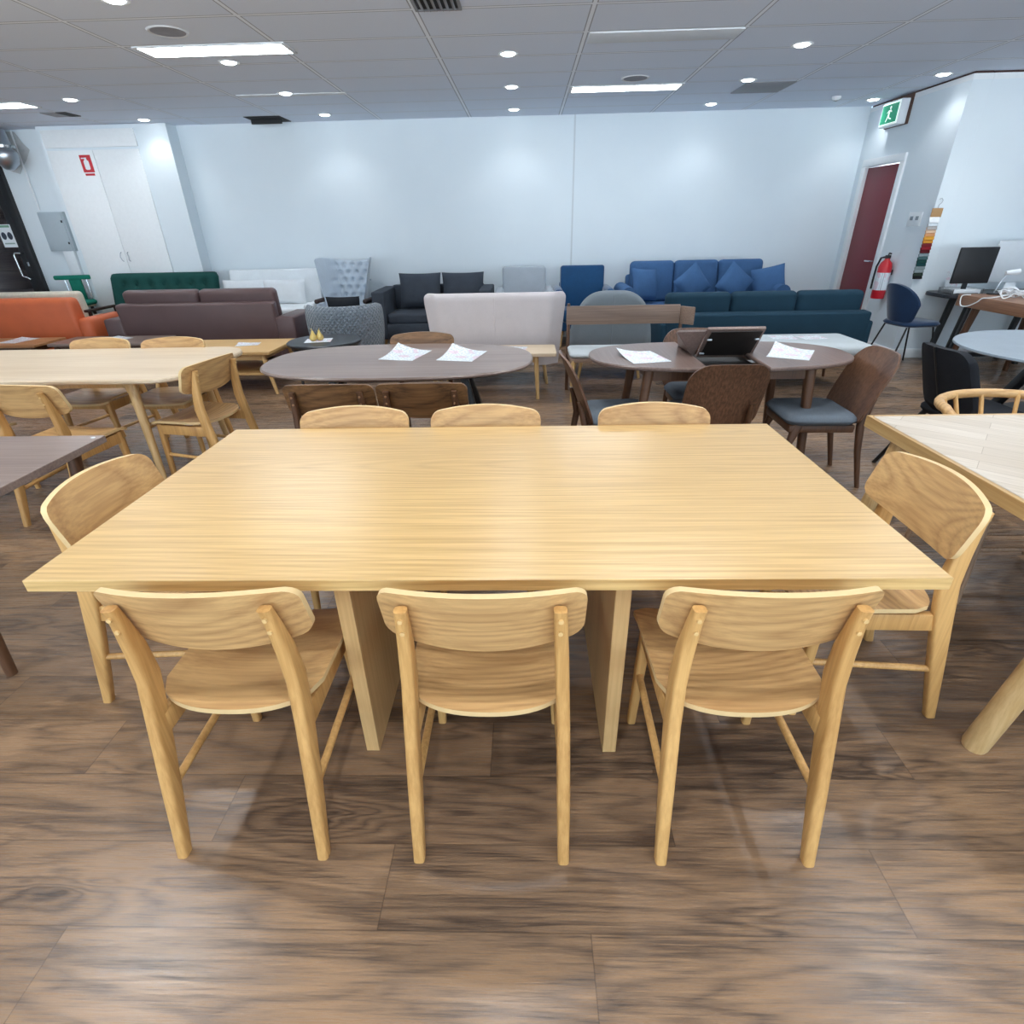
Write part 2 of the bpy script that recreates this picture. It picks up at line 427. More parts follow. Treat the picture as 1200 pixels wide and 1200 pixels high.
pl_ = bpy.data.lights.new('daylight_portal', 'AREA'); pl_.shape = 'RECTANGLE'; pl_.size = XR-XL; pl_.size_y = CZ-.2; pl_.cycles.is_portal = True
po = bpy.data.objects.new('daylight_portal', pl_); COL.objects.link(po); po.location = ((XL+XR)/2, YF-.05, CZ/2); po.rotation_euler = (PI/2, 0, PI)
struct('roof', MB().box(((XL+XR)/2, (YB+YF)/2, CZ+.3), (XR-XL+2, YB-YF+1.6, .2)), WHITE)
# cornice boards and shadow gap over the right walls
mb = MB(); mb.box((4.63, 7.945, CZ-.045), (.205, 1.855, .05)); mb.box((6.47, 7.12, CZ-.045), (3.47, .205, .05))
struct('trim_1', mb, WHITE)
mb = MB(); mb.box((4.635, 7.945, CZ-.011), (.18, 1.84, .02)); mb.box((6.47, 7.125, CZ-.011), (3.45, .18, .02))
struct('trim_2', mb, plain('shadow_gap', '#4a2f2c', .7))
struct('trim_3', MB().box((.665, YB-.004, CZ/2), (.022, .008, CZ)), plain('joint_strip', '#cfd6da', .5))
struct('baseboard_return', MB().box((4.52, 7.43, .055), (.02, .82, .11), .004), WHITE)
struct('baseboard_front', MB().box((6.26, 7.01, .055), (3.46, .02, .11), .004), WHITE)
struct('baseboard_back', MB().box((-.1, YB-.011, .055), (9.2, .02, .11), .004), WHITE)

# bulkhead / built-in cupboard on the left
struct('wall_cupboard', MB().box((-5.62, 8.745, CZ/2), (1.76, .25, CZ-.01)), WALL)
t = thing('wall_cupboard_doors', 'tall white double doors of the built-in cupboard on the back left wall', 'cupboard', (-5.81, 8.62, 0))
for sx in (-1, 1):
    d = MB().box((sx*.316, -.012, 1.29), (.626, .024, 2.54), .003).build('door', WHITE, t)
    MB().tube([(sx*.05, -.024, 1.20), (sx*.05, -.05, 1.215), (sx*.062, -.055, 1.26), (sx*.05, -.05, 1.305), (sx*.05, -.024, 1.32)], .006).build('handle', STEEL, d)
MB().box((0, -.012, 2.69), (1.26, .024, .2), .003).build('top_panel', WHITE, t)
t = thing('fire_extinguisher_sign', 'small red sign with a white extinguisher symbol on the white cupboard', 'sign', (-5.94, 8.594, 2.405))
RED = plain('sign_red', '#c3222e', .4)
MB().box((0, 0, 0), (.15, .004, .2)).build('plate', RED, t)
s_ = MB().prism(rrect(-.034, -.07, .034, .04, .02), 0, .003, Matrix.Rotation(PI/2, 4, 'X')); s_.box((0, -.0015, .055), (.03, .003, .03)); s_.box((-.03, -.0015, .062), (.05, .003, .012))
o = s_.build('symbol', WHITEP, t); o.location = (0, -.0021, 0)
MB().box((.0, 0, -.125), (.13, .003, .025)).build('lower_strip', RED, t)

# electrical box
GREY = plain('grey_enamel', '#b3bfc6', .4)
t = thing('electrical_box', 'grey metal electrical cabinet on the wall beside the dark glass door', 'electrical box', (-6.865, 8.862, 1.60))
MB().box((0, -.03, 0), (.375, .06, .51), .006).build('body', GREY, t)
MB().box((-.01, -.064, 0), (.34, .012, .48), .004).build('door', GREY, t)
for z in (.13, -.15): MB().box((.14, -.073, z), (.02, .012, .03), .003).build('latch', BLACKP, t)
t2 = MB().box((-.0, 0, 0), (.16, .06, 1.34), .004).build('cable_trunking', WHITEP); t2.location = (-6.80, 8.838, .672)
tag(t2, 'white cable duct running down the wall under the grey electrical cabinet', 'cable duct')
t2 = MB().tube([(0, 0, 0), (0, 0, .95)], .012).build('conduit_pipe', WHITEP); t2.location = (-7.02, 8.835, 1.88)
tag(t2, 'thin white vertical pipe above the grey electrical cabinet', 'pipe')
pl = [(-7.55, 2.82), (-6.99, 2.82), (-6.93, 2.70), (-6.86, 2.61), (-6.97, 2.48), (-7.06, 2.40), (-7.12, 2.33), (-7.22, 2.36), (-7.3, 2.40), (-7.55, 2.47)]
mb = MB(); mb.rings([[(x, 8.857, z) for x, z in pl], [(x, 8.851, z) for x, z in pl]]); struct('trim_4', mb, fabric('bare_render', '#c3c6c8', .95, 30, .12))
t = thing('ventilation_duct', 'shiny silver duct elbow under the ceiling in the far left corner', 'duct', (-6.98, 8.6, 2.52))
MB().tube([(-.08, .0, .29), (-.06, 0, .1), (-.02, -.03, 0)], .12, 16).build('riser', STEEL, t)
MB().lathe([(.0, -.17), (.05, -.165), (.12, -.1), (.145, -.02), (.145, .03), (.12, .06)], (-.02, -.03, 0), 18).build('elbow', STEEL, t)
MB().lathe([(.13, -.02), (.155, -.015), (.155, .015), (.13, .02)], (-.05, -.0, .10), 18).build('collar', CHROME, t)

# glass door on the left
DG = plain('black_frame', '#17171a', .35)
m, N, L, b = nt('tinted_glass'); b.inputs['Base Color'].default_value = (.85, .85, .87, 1); b.inputs['Roughness'].default_value = .03; b.inputs['Transmission Weight'].default_value = 1; b.inputs['IOR'].default_value = 1.1
GLASS = m
t = bpy.data.objects.new('door_2', None); COL.objects.link(t); t.location = (-8.0, 8.83, 0); t['kind'] = 'structure'; t['label'] = 'dark framed glass door at the left end of the back wall'; t['category'] = 'door'
mb = MB(); mb.box((.60, .02, 1.22), (.10, .12, 2.44), .004); mb.box((-.60, .02, 1.22), (.10, .12, 2.44), .004); mb.box((0, .02, 2.40), (1.1, .12, .09), .004); mb.build('frame', DG, t)
d = MB(); d.box((.50, 0, 1.18), (.10, .05, 2.34), .004); d.box((-.50, 0, 1.18), (.10, .05, 2.34), .004); d.box((0, 0, 2.30), (.9, .05, .1)); d.box((0, 0, .1), (.9, .05, .18))
d = d.build('leaf', DG, t)
MB().box((0, 0, 1.22), (.9, .008, 2.06)).build('pane', GLASS, d)
MB().tube([(.52, -.03, .98), (.52, -.09, .98), (.50, -.10, 1.0), (.44, -.105, 1.02), (.43, -.105, 1.3), (.45, -.1, 1.33), (.52, -.09, 1.33), (.52, -.03, 1.33)], .013, 10).build('pull_handle', CHROME, d)
MB().box((.535, -.03, 1.18), (.03, .012, .06), .003).build('lock', CHROME, d)
SHU = wood('dark_boards', '#8f7a76', '#6a5856', 0, .5)
mb = MB()
for k in range(9): mb.box((-8.0, 9.25, .16+k*.26), (1.9, .03, .25), .006)
struct('wall_beyond_door', mb, SHU)
struct('wall_lobby', MB().box((-8.0, 9.4, 1.4), (2.4, .1, 2.8)), SHU)
t = thing('notice_card', 'white notice with two dark round pictures stuck on the dark glass door', 'notice', (-7.62, 8.80, 1.56))
MB().box((0, 0, 0), (.2, .004, .3)).build('sheet', WHITEP, t)
MB().box((0, -.0035, .125), (.17, .003, .03)).build('green_band', plain('band_green', '#7aa58a', .5), t)
for x in (-.045, .045):
    q = MB().prism([(x+.036*math.cos(a*PI/8), .0+.05*math.sin(a*PI/8)) for a in range(16)], 0, .003, Matrix.Rotation(PI/2, 4, 'X')).build('picture', plain('print_dark', '#3b4150', .5), t); q.location = (0, -.0021, 0)
MB().box((0, -.0035, -.10), (.15, .003, .018)).build('text_band', plain('band_grey', '#9fb0a8', .5), t)

# red door on the return wall
t = bpy.data.objects.new('door_1', None); COL.objects.link(t); t.location = (4.53, (D0+D1)/2, 0); t['kind'] = 'structure'; t['label'] = 'dark red door in a white frame at the right end of the back wall'; t['category'] = 'door'
hw = (D1-D0)/2
mb = MB(); mb.box((.04, hw+.035, 1.073), (.13, .085, 2.146), .004); mb.box((.04, -hw-.035, 1.073), (.13, .085, 2.146), .004); mb.box((.04, 0, 2.19), (.13, D1-D0+.15, .085), .006); mb.build('frame', WHITE, t)
d = MB().box((.05, 0, 1.07), (.045, D1-D0-.012, 2.13), .002).build('leaf', plain('maroon_paint', '#7d1f2c', .4), t)
h = MB(); h.tube([(.028, -hw+.07, 1.05), (-.03, -hw+.07, 1.05), (-.036, -hw+.09, 1.05), (-.036, -hw+.19, 1.05)], .011); h.build('handle', CHROME, d)

# exit sign
GRN = emit('exit_green', '#1a8f6a', .3); SGW = emit('exit_white', '#eafff6', .6)
t = thing('exit_sign', 'green and white running man exit sign high on the wall by the red door', 'sign', (4.53, 8.16, 2.66))
MB().box((-.012, 0.02, .02), (.024, .46, .30), .004).build('back_plate', plain('sign_brown', '#5a4138', .6), t)
MB().box((-.075, 0, 0), (.10, .38, .25), .008).build('housing', WHITEP, t)
mb = MB().box((-.127, 0, 0), (.006, .355, .22), .002); mb.build('face', SGW, t)
MB().box((-.132, 0, 0), (.005, .325, .19)).build('green_panel', GRN, t)
fig = MB()   # running figure in the doorway
R90 = Matrix.Translation((-.1355, 0, 0)) @ Matrix.Rotation(PI/2, 4, 'Z') @ Matrix.Rotation(PI/2, 4, 'X')
for poly in ([(-.01+.016*math.cos(a*PI/6), .06+.016*math.sin(a*PI/6)) for a in range(12)],
             [(-.02, .04), (.015, .035), (.02, -.01), (-.005, -.015)], [(.015, .035), (.05, .015), (.045, .005), (.012, .022)],
             [(-.02, .04), (-.05, .02), (-.045, .01), (-.018, .025)], [(.02, -.01), (.03, -.04), (.05, -.075), (.038, -.08), (.015, -.045), (.0, -.015)],
             [(-.005, -.01), (-.02, -.04), (-.06, -.05), (-.06, -.062), (-.012, -.052), (.01, -.02)]):
    fig.prism(poly, 0, .004, R90)
fig.build('running_figure', SGW, t)

# switch plate, extinguisher, fabric swatches
t = thing('switch_plate', 'white double switch plate on the wall right of the red door', 'switch', (4.525, 7.30, 1.53))
MB().box((0, 0, 0), (.012, .24, .145), .004).build('plate', WHITEP, t)
for y in (-.05, .05): MB().box((-.008, y, .01), (.008, .05, .04), .002).build('rocker', plain('rocker_grey', '#8d979e', .4), t)
t = thing('fire_extinguisher', 'red fire extinguisher with a white label hung on the wall by the red door', 'fire extinguisher', (4.44, 7.47, .65))
EXR = plain('extinguisher_red', '#c8202c', .3)
MB().lathe([(.0, 0), (.07, 0), (.075, .02), (.075, .36), (.06, .41), (.03, .44), (.025, .46)], n=24).build('cylinder', EXR, t)
MB().lathe([(.0765, .10), (.0765, .30)], n=24).build('label_band', paper_mat('ext_label', 2), t)
MB().box((0, 0, .475), (.05, .05, .04), .006).build('valve', BLACKP, t)
MB().tube([(0, .0, .49), (-.03, -.06, .52), (-.03, -.10, .515)], .009).build('lever', BLACKP, t)
MB().tube([(0, .03, .475), (-.02, .10, .46), (-.03, .135, .36), (-.03, .14, .2), (-.03, .135, .1)], .011).build('hose', BLACKP, t)
MB().box((.075, 0, .3), (.03, .06, .06), .004).build('bracket', BLACKP, t)
t = thing('fabric_swatches', 'hanging strip of stacked coloured fabric samples on the wall corner', 'swatches', (4.56, 7.0, 1.62))
MB().box((0, 0, -.03), (.115, .012, .09), .003).build('header_card', plain('kraft_card', '#b08a5e', .7), t)
MB().tube([(0, 0, .01), (0, 0, .045), (.022, 0, .065), (.03, 0, .09), (.01, 0, .11), (-.012, 0, .10)], .004).build('hanger_hook', STEEL, t)
for k, c_ in enumerate(('#e7e9ec', '#c3c8cd', '#a8a29f', '#d9b79a', '#c98f62', '#d79a3c', '#cf8f35', '#6f2327', '#812029', '#5a1a22', '#7f8d92', '#3f5a5c', '#1f4642', '#183f40', '#7e8a8b', '#8c9596', '#2e3a30', '#15171a')):
    o = MB().box((0, 0, 0), (.108, .008, .062), .003).build('swatch', fabric('swatch_fabric', c_, .9), t); o.location = (-.012, -.012-.002*(k % 3), -.10-k*.034); o.rotation_euler = (math.radians(-20), 0, 0)

# ---------------------------------------------------------------- ceiling fixtures
LENS = emit('downlight_lens', '#f4fbff', 14); TROF = emit('troffer_diffuser', '#f3faff', 16.0)
for m_ in (LENS, GRN, SGW): m_.cycles.emission_sampling = 'NONE'
TRIM = plain('fixture_white', '#dfe3e6', .5)
def spot(parent, watts):
    ld = bpy.data.lights.new('lamp', 'SPOT'); ld.energy = watts; ld.spot_size = math.radians(125); ld.spot_blend = .7; ld.shadow_soft_size = .045; ld.color = (.93, .97, 1)
    lo = bpy.data.objects.new('lamp', ld); COL.objects.link(lo); lo.parent = parent; lo.location = (0, 0, -.03)
cols = {-4.88: 'far left line', -2.54: 'line under the left light panel', -.14: 'middle line', 2.31: 'line beside the grey vent', 4.29: 'line by the exit sign'}
rows = [(8.40, 'nearest the back wall'), (7.13, 'second from the back wall'), (5.88, 'third from the back wall'), (4.41, 'fourth from the back wall'), (3.1, 'fifth from the back wall'), (1.8, 'sixth from the back wall'), (.5, 'seventh from the back wall'), (-.8, 'eighth from the back wall'), (-2.1, 'ninth from the back wall')]
DLW = 20.0
for x, cn in cols.items():
    for y, rn in rows:
        if y < 0 and abs(x) > 3: continue
        t = thing('downlight', f'round ceiling downlight {rn}, {cn}', 'downlight', (x, y, CZ), 0, 'recessed ceiling downlights')
        MB().lathe([(.062, -.003), (.085, -.006), (.088, 0), (.06, .0)], n=24).build('trim_ring', TRIM, t)
        MB().lathe([(0, -.012), (.045, -.012), (.062, -.003), (.06, 0)], n=24).build('lens', LENS, t)
        spot(t, DLW*(.42 if y > 8 or (x > 4 and y > 7) else (2.3 if y < 5 else (1.8 if 5 < y < 7.5 and x > -4 else 1))))
for i, (x, y, lb) in enumerate(((-2.46, 5.51, 'long bright ceiling light panel at upper left of the table'), (1.08, 7.33, 'long bright ceiling light panel right of the middle downlights'), (-6.06, 7.31, 'long bright ceiling light panel at the far left edge'),
        (1.08, 3.65, 'long bright ceiling light panel over the table'), (-2.46, 1.83, 'long bright ceiling light panel left of the table'), (4.62, 5.51, 'long bright ceiling light panel over the desks'), (4.62, 1.83, 'long bright ceiling light panel right of the table'), (1.08, 0, 'long bright ceiling light panel behind the viewer'), (-6.06, 3.65, 'long bright ceiling light panel over the left tables'), (-2.46, -1.83, 'long bright ceiling light panel at the rear left'))):
    t = thing('ceiling_light_panel', lb, 'ceiling light', (x, y, CZ), 0, 'long ceiling light panels')
    mb = MB()
    for sx in (-1, 1): mb.box((sx*.585, 0, -.004), (.03, .30, .012), .002)
    for sy in (-1, 1): mb.box((0, sy*.140, -.004), (1.14, .02, .012), .002)
    mb.build('frame', TRIM, t)
    MB().box((0, 0, -.003), (1.14, .262, .008)).build('diffuser', TROF, t)
GRILL = fabric('speaker_mesh', '#9a9ca3', .8, 300)
for x, y, lb in ((-2.57, 5.03, 'round grey ceiling speaker beside the left long light panel'), (1.11, 6.90, 'round grey ceiling speaker in front of the right long light panel')):
    t = thing('ceiling_speaker', lb, 'speaker', (x, y, CZ), 0, 'round ceiling speakers')
    MB().lathe([(.115, -.004), (.132, -.008), (.14, 0), (.11, 0)], n=32).build('rim', TRIM, t)
    MB().lathe([(0, -.007), (.117, -.005), (.117, 0)], n=32).build('grille', GRILL, t)
VG = plain('vent_grey', '#8f9196', .6); VD = plain('vent_dark', '#2a2b2e', .8); VK = plain('vent_black', '#0c0c0d', .9)
t = thing('ceiling_vent', 'dark open ceiling vent by the back wall on the left', 'vent', (-3.35, 8.58, CZ))
MB().box((0, 0, -.004), (.46, .42, .006)).build('opening', VK, t)
MB().box((-.02, .0, -.03), (.40, .03, .05), .004).build('flap', VD, t)
t = thing('ceiling_vent', 'flat dark grey ceiling vent on the right near the back wall', 'vent', (2.60, 7.5, CZ))
MB().box((0, 0, -.004), (.52, .54, .008), .002).build('plate', VG, t)
t = thing('ceiling_vent', 'louvred square ceiling vent at the top edge over the table', 'vent', (-.57, 4.60, CZ))
MB().box((0, 0, -.003), (.30, .30, .006)).build('backing', VD, t)
mb = MB()
for sx in (-1, 1): mb.box((sx*.145, 0, -.008), (.02, .31, .012)); mb.box((0, sx*.145, -.008), (.27, .02, .012))
mb.build('frame', VG, t)
for k in range(6): MB().box((-.105+k*.042, 0, -.012), (.03, .27, .004), 0, (0, math.radians(35), 0)).build('louvre', VG, t)
t = thing('ceiling_vent', 'small grey ceiling vent in the far left corner', 'vent', (-5.58, 7.9, CZ))
MB().box((-.07, 0, -.004), (.18, .26, .008)).build('plate', VG, t); MB().box((.09, 0, -.004), (.12, .26, .008)).build('dark_plate', VD, t)
for x, y, lb in ((1.08, 5.5, 'pale slot diffuser strip in the ceiling above the dark walnut tables'), (-2.5, 7.19, 'pale slot diffuser strip in the ceiling above the white sofa')):
    o = MB().box((0, 0, -.002), (1.17, .27 if x > 0 else .1, .012), .002).build('slot_diffuser', TRIM); o.location = (x, y, CZ); tag(o, lb, 'diffuser', 'slot diffusers in the ceiling')
t = thing('smoke_detector', 'small round white smoke detector on the ceiling near the exit sign', 'smoke detector', (3.72, 8.15, CZ))
MB().lathe([(0, -.04), (.03, -.04), (.05, -.022), (.055, 0)], n=20).build('body', WHITEP, t); MB().lathe([(0, -.048), (.012, -.047), (.014, -.038)], n=12).build('sensor', TRIM, t)

# ---------------------------------------------------------------- oak dining chair
def seat_mb(zt, y0, ym, y1, w0, w1, dish=.014, th=.016):
    """moulded plywood seat: rounded back edge, square-ish front"""
    mb = MB(); us = [-1+2*i/20 for i in range(21)]
    def lo(u): return ym-(ym-y0)*math.sqrt(max(0, 1-abs(u)**2.4))
    def hi(u): return y1-.03*max(0, abs(u)-.85)/.15
    def pos(u, v, sd):
        k = (v-y0)/(y1-y0); w = w0+(w1-w0)*k
        z = zt-dish*(1-u*u)*math.sin(min(1, max(0, k))*PI)+.012*u*u-(.02*max(0, k-.8)/.2)
        return (u*w, v, z-sd*th)
    return mb.shell(us, lo, hi, 10, pos, 1)
def back_mb(w, zb, zt, drop, rise, yc_t, yc_b, curve, th, rr=.035, n=26):
    """bent backrest; zb/zt at the middle, drop/rise at the ends, curved towards the sitter"""
    mb = MB(); us = [-math.cos(PI*i/n) for i in range(n+1)]
    def rnd(u):
        d = (1-abs(u))*w
        return rr-math.sqrt(max(0, rr*rr-(rr-d)**2)) if d < rr else 0
    def hi(u): return zt-drop*u*u-rnd(u)
    def lo(u): return zb+rise*u*u+rnd(u)
    def pos(u, v, sd):
        k = (v-zb)/(zt-zb)
        return (u*w, yc_b+(yc_t-yc_b)*k+curve*u*u+(th if sd == 0 else 0), v)
    return mb.shell(us, lo, hi, 6, pos, 1)
def make_chair(name, label, mats, group, cat='chair'):
    wl, ws, edge, cap = mats
    t = thing(name, label, cat, group=group)
    seat_mb(.465, .095, .20, .535, .215, .225).build('seat', [ws, edge], t, sharp=60)
    back_mb(.245, .640, .845, .018, .028, .062, .125, .052, .019).build('backrest', [ws, edge], t, sharp=60)
    for s in (-1, 1):
        o = MB().leg([(s*.2, 0.0, 0, .0155, .017), (s*.198, .05, .22, .0175, .025), (s*.195, .098, .44, .0168, .031), (s*.191, .118, .56, .017, .031),
                      (s*.187, .112, .66, .017, .026), (s*.182, .094, .76, .016, .016), (s*.180, .083, .80, .015, .014)], .3, 4).build('rear_leg', wl, t)
        for z, y in ((.775, .071), (.735, .078)): MB().tube([(s*.181, y+.01, z), (s*.181, y-.003, z)], .0058, 8).build('dowel', cap, o)
        MB().leg([(s*.20, .475, 0, .014, .014), (s*.192, .47, .25, .017, .018), (s*.185, .465, .448, .018, .02)], .3, 4).build('front_leg', wl, t)
        MB().box((s*.19, .28, .41), (.024, .36, .065), .004).build('side_rail', wl, t)
        MB().tube([(s*.198, .05, .215), (s*.194, .47, .235)], .0115, 10).build('side_stretcher', wl, t)
    MB().box((0, .462, .415), (.34, .02, .05), .004).build('front_rail', wl, t)
    return t
OAK = (OAKL, OAKS, PLYE, CAP); WAL = (WALL_, WALS, WALS, CAPW)
GA = 'oak chairs around the oak table'
c0 = make_chair('dining_chair', 'leftmost of three near oak dining chairs with backs to us at the oak table', OAK, GA)
c0.location = (-.78, .895, 0); c0.rotation_euler[2] = math.radians(0)
dup(c0, 'middle of three near oak dining chairs with backs to us at the oak table', (-.108, .89, 0))
dup(c0, 'rightmost of three near oak dining chairs with backs to us at the oak table', (.56, .892, 0), 0)
for x, lb in ((-.775, 'left'), (-.185, 'middle'), (.56, 'right')):
    dup(c0, f'{lb} of three oak chairs at the far side of the oak table, only tops showing', (x, 2.475, 0), PI)
dup(c0, 'oak dining chair at the left end of the oak table, broad backrest facing right', (-1.585, 1.654, 0), math.radians(-90.2))
dup(c0, 'oak dining chair at the right end of the oak table, facing left', (1.415, 1.60, 0), math.radians(88.8))

# ---------------------------------------------------------------- main oak table
t = thing('dining_table', 'large rectangular oak dining table with two slab legs in the foreground', 'table', (-.13, 1.712, 0))
MB().box((0, 0, TZ-.0175), (2.345, 1.172, .035), .002, None, 1).build('tabletop', OAKT, t)
for x in (-.395, .395):
    MB().box((x, -.0, (TZ-.035)/2), (.045, .95, TZ-.036), .002, None, 1).build('slab_leg', OAKE, t)
MB().box((0, 0, TZ-.075), (.74, .04, .075), .002).build('stretcher', OAKE, t)
# ---------------------------------------------------------------- other dining sets
GL = 'oak chairs around the pale oak table'
dup(c0, 'oak dining chair at the right end of the pale oak table, facing left', (-1.93, 3.49, 0), math.radians(79), GL)
dup(c0, 'oak dining chair at the pale oak table, behind the dark walnut table corner', (-2.84, 2.80, 0), math.radians(-6), GL)
dup(c0, 'oak dining chair at the pale oak table, cut off by the left photo edge', (-3.58, 2.88, 0), math.radians(4), GL)
dup(c0, 'left of two oak chairs behind the pale oak table, only tops showing', (-3.30, 4.40, 0), math.radians(177), GL)
dup(c0, 'right of two oak chairs behind the pale oak table, only tops showing', (-2.72, 4.38, 0), math.radians(181), GL)
GB = 'dark brown chairs at the oval table'
d0 = make_chair('dining_chair', 'dark brown wooden chair at near side of oval table, left of the pair', WAL, GB)
d0.location = (-1.062, 2.72, 0)
dup(d0, 'dark brown wooden chair at near side of oval table, right of the pair', (-.562, 2.72, 0))
dup(d0, 'dark brown wooden chair behind the oval table, only its curved top showing', (-.80, 4.42, 0), PI)

# pale oak table with rounded corners
t = thing('dining_table', 'pale oak dining table with rounded corners on the left', 'table', (-3.35, 3.74, 0))
P = rrect(-1.25, -.50, 1.25, .51, .24, 8)
MB().slab(P, TZ-.03, TZ, .008).build('tabletop', PAOAK, t)
for sx in (-1, 1):
    for sy in (-1, 1):
        MB().leg([(sx*(.90 if sx > 0 else 1.05), sy*.44, 0, .018, .018), (sx*(.86 if sx > 0 else 1.0), sy*.39, TZ-.12, .03, .026), (sx*(.83 if sx > 0 else .97), sy*.36, TZ-.03, .045, .035)], .45, 4).build('leg', PAOAKL, t)
mb = MB()
for sy in (-1, 1): mb.box((-.08, sy*.34, TZ-.06), (1.9, .022, .055))
mb.build('apron', PAOAKL, t)

# dark walnut rectangular table, left edge
t = thing('dining_table', 'dark walnut rectangular table cut off by the left photo edge', 'table', (-2.55, 1.86, 0))
MB().box((0, 0, TZ-.015), (1.38, .76, .03), .002, None, 1).build('tabletop', WALTOP, t)
for sx in (-1, 1):
    for sy in (-1, 1):
        MB().leg([(sx*.47, sy*.27, 0, .018, .018), (sx*.58, sy*.31, TZ-.03, .026, .026)], .4, 4).build('leg', WALL_, t)
MB().lathe([(0, 0), (.009, 0), (.009, .002), (0, .0022)], (.66, .345, TZ), 14).build('corner_cap', WHITEP, t)

# oval table with black legs
def stadium(L, W, n=18, e=2.3):
    P = []
    for k in range(n*4):
        a = 2*PI*k/(n*4); c, s = math.cos(a), math.sin(a)
        P.append((L/2*math.copysign(abs(c)**(2/e), c), W/2*math.copysign(abs(s)**(2/e), s)))
    return P
t = thing('oval_table', 'oval grey brown dining table with black slanting legs', 'table', (-.86, 3.72, 0))
MB().slab(stadium(1.80, 1.06, e=2.6), TZ-.022, TZ, .008).build('tabletop', WALTOP, t)
MB().slab(stadium(1.70, .96, e=2.6), TZ-.036, TZ-.022, .003).build('under_panel', BLACK, t)
for sx in (-1, 1):
    for sy in (-1, 1):
        MB().leg([(sx*.62, sy*.26, 0, .022, .03), (sx*.42, sy*.06, TZ-.036, .028, .04)], .25, 3).build('leg', BLACK, t)
MB().box((0, 0, TZ-.06), (.9, .06, .045), .004).build('beam', BLACK, t)

# extension table with folding leaf standing open
t = thing('extension_table', 'dark walnut extension table with its folding middle leaf tilted open', 'table', (1.27, 3.74, 0))
full = stadium(1.70, .86, e=2.5)
mb = MB()
def half(xa, xb):
    P = [p for p in full if xa < p[0] < xb]
    yv = lambda x: .43*(1-abs(x/.85)**2.5)**(1/2.5)
    if xa < -.5: P = sorted(P, key=lambda p: (math.atan2(p[1], p[0]) % (2*PI))); P = [(xb, yv(xb))]+P+[(xb, -yv(xb))]
    else:
        P = sorted(P, key=lambda p: math.atan2(p[1], p[0])); P = [(xa, -yv(xa))]+P+[(xa, yv(xa))]
    return P
MB().slab(half(-.9, -.17), TZ-.024, TZ, .006).build('top_half', WALTOP2, t)
MB().slab(half(.19, .9), TZ-.024, TZ, .006).build('top_half', WALTOP2, t)
def plate(q, th, name, mat, par):
    a, b, c, d = [Vector(p) for p in q]; nn = (b-a).cross(d-a).normalized()*th
    return MB().rings([[a, b, c, d], [a+nn, b+nn, c+nn, d+nn]]).build(name, mat, par)
DKP = plain('dark_underside', '#17110e', .6)
lf = plate([(-.125, .03, TZ-.03), (.235, .02, TZ-.03), (.245, -.12, TZ+.175), (-.115, -.12, TZ+.175)], -.02, 'leaf', WALTOP2, t)
q = plate([(-.105, .012, TZ-.01), (.215, .004, TZ-.01), (.225, -.125, TZ+.162), (-.095, -.125, TZ+.162)], .004, 'leaf_underside', DKP, lf)
for x, y, z in ((-.10, -.105, TZ+.11), (.2, -.105, TZ+.11), (-.115, -.03, TZ+.01)): MB().box((x, y-.012, z), (.03, .02, .012), .003).build('leaf_clip', STEEL, lf)
plate([(-.165, .30, TZ-.005), (-.14, .02, TZ-.01), (-.115, -.10, TZ+.172), (-.29, -.08, TZ+.168)], .02, 'leaf', WALTOP2, t)
mb = MB()
for sy in (-1, 1): mb.box((0, sy*.27, TZ-.065), (1.0, .022, .08))
for sx in (-1, 1): mb.box((sx*.50, 0, TZ-.065), (.022, .52, .08))
mb.build('apron', WALL_, t)
MB().box((0.02, 0, TZ-.06), (.40, .5, .012)).build('leaf_tray', DKP, t)
for sx in (-1, 1):
    for sy in (-1, 1):
        MB().leg([(sx*.57, sy*.30, 0, .022, .022), (sx*.50, sy*.27, TZ-.024, .032, .032)], .35, 4).build('leg', WALL_, t)
SEATG = fabric('blue_grey_fabric', '#616a73', .9, 200)
def shell_chair(name, label, group):
    t = thing(name, label, 'chair', group=group)
    w = .235
    mb = MB(); n = 28; us = [-math.cos(PI*i/n) for i in range(n+1)]
    rr = .11
    def rnd(u, r):
        d = (1-abs(u))*w
        return r-math.sqrt(max(0, r*r-(r-d)**2)) if d < r else 0
    zb, zt = .43, .845
    mb.shell(us, lambda u: zb+rnd(u, .07), lambda u: zt-.01*u*u-rnd(u, rr), 12,
             lambda u, v, sd: (u*w*(1-.10*((v-zb)/(zt-zb)-.5)**2), .095-.16*((v-zb)/(zt-zb))**1.15+.028*u*u+(.014 if sd == 0 else 0), v))
    mb.build('backrest', WALV, t, sharp=60)
    P = rrect(-.23, .10, .23, .545, .09, 6)
    MB().slab(P, .425, .485, .026).build('seat_cushion', SEATG, t, sharp=70)
    MB().box((0, .32, .40), (.40, .40, .05), .012).build('seat_frame', WALL_, t)
    for s in (-1, 1):
        MB().leg([(s*.19, 0, 0, .014, .014), (s*.185, .06, .25, .016, .02), (s*.18, .085, .42, .018, .024), (s*.175, .055, .54, .016, .017), (s*.172, .038, .585, .014, .012)], .45, 4).build('rear_leg', WALL_, t)
        MB().leg([(s*.21, .53, 0, .013, .013), (s*.195, .50, .30, .018, .02), (s*.18, .46, .43, .022, .035)], .45, 4).build('front_leg', WALL_, t)
    return t
GS = 'walnut chairs around the extension table'
s0 = shell_chair('shell_chair', 'walnut chair with grey seat, at the left end of the extension table, facing right', GS)
s0.location = (.27, 3.47, 0); s0.rotation_euler = (0, 0, math.radians(-86))
dup(s0, 'walnut chair with grey seat, at the right end of the extension table, facing left', (2.155, 3.46, 0), math.radians(88), GS)
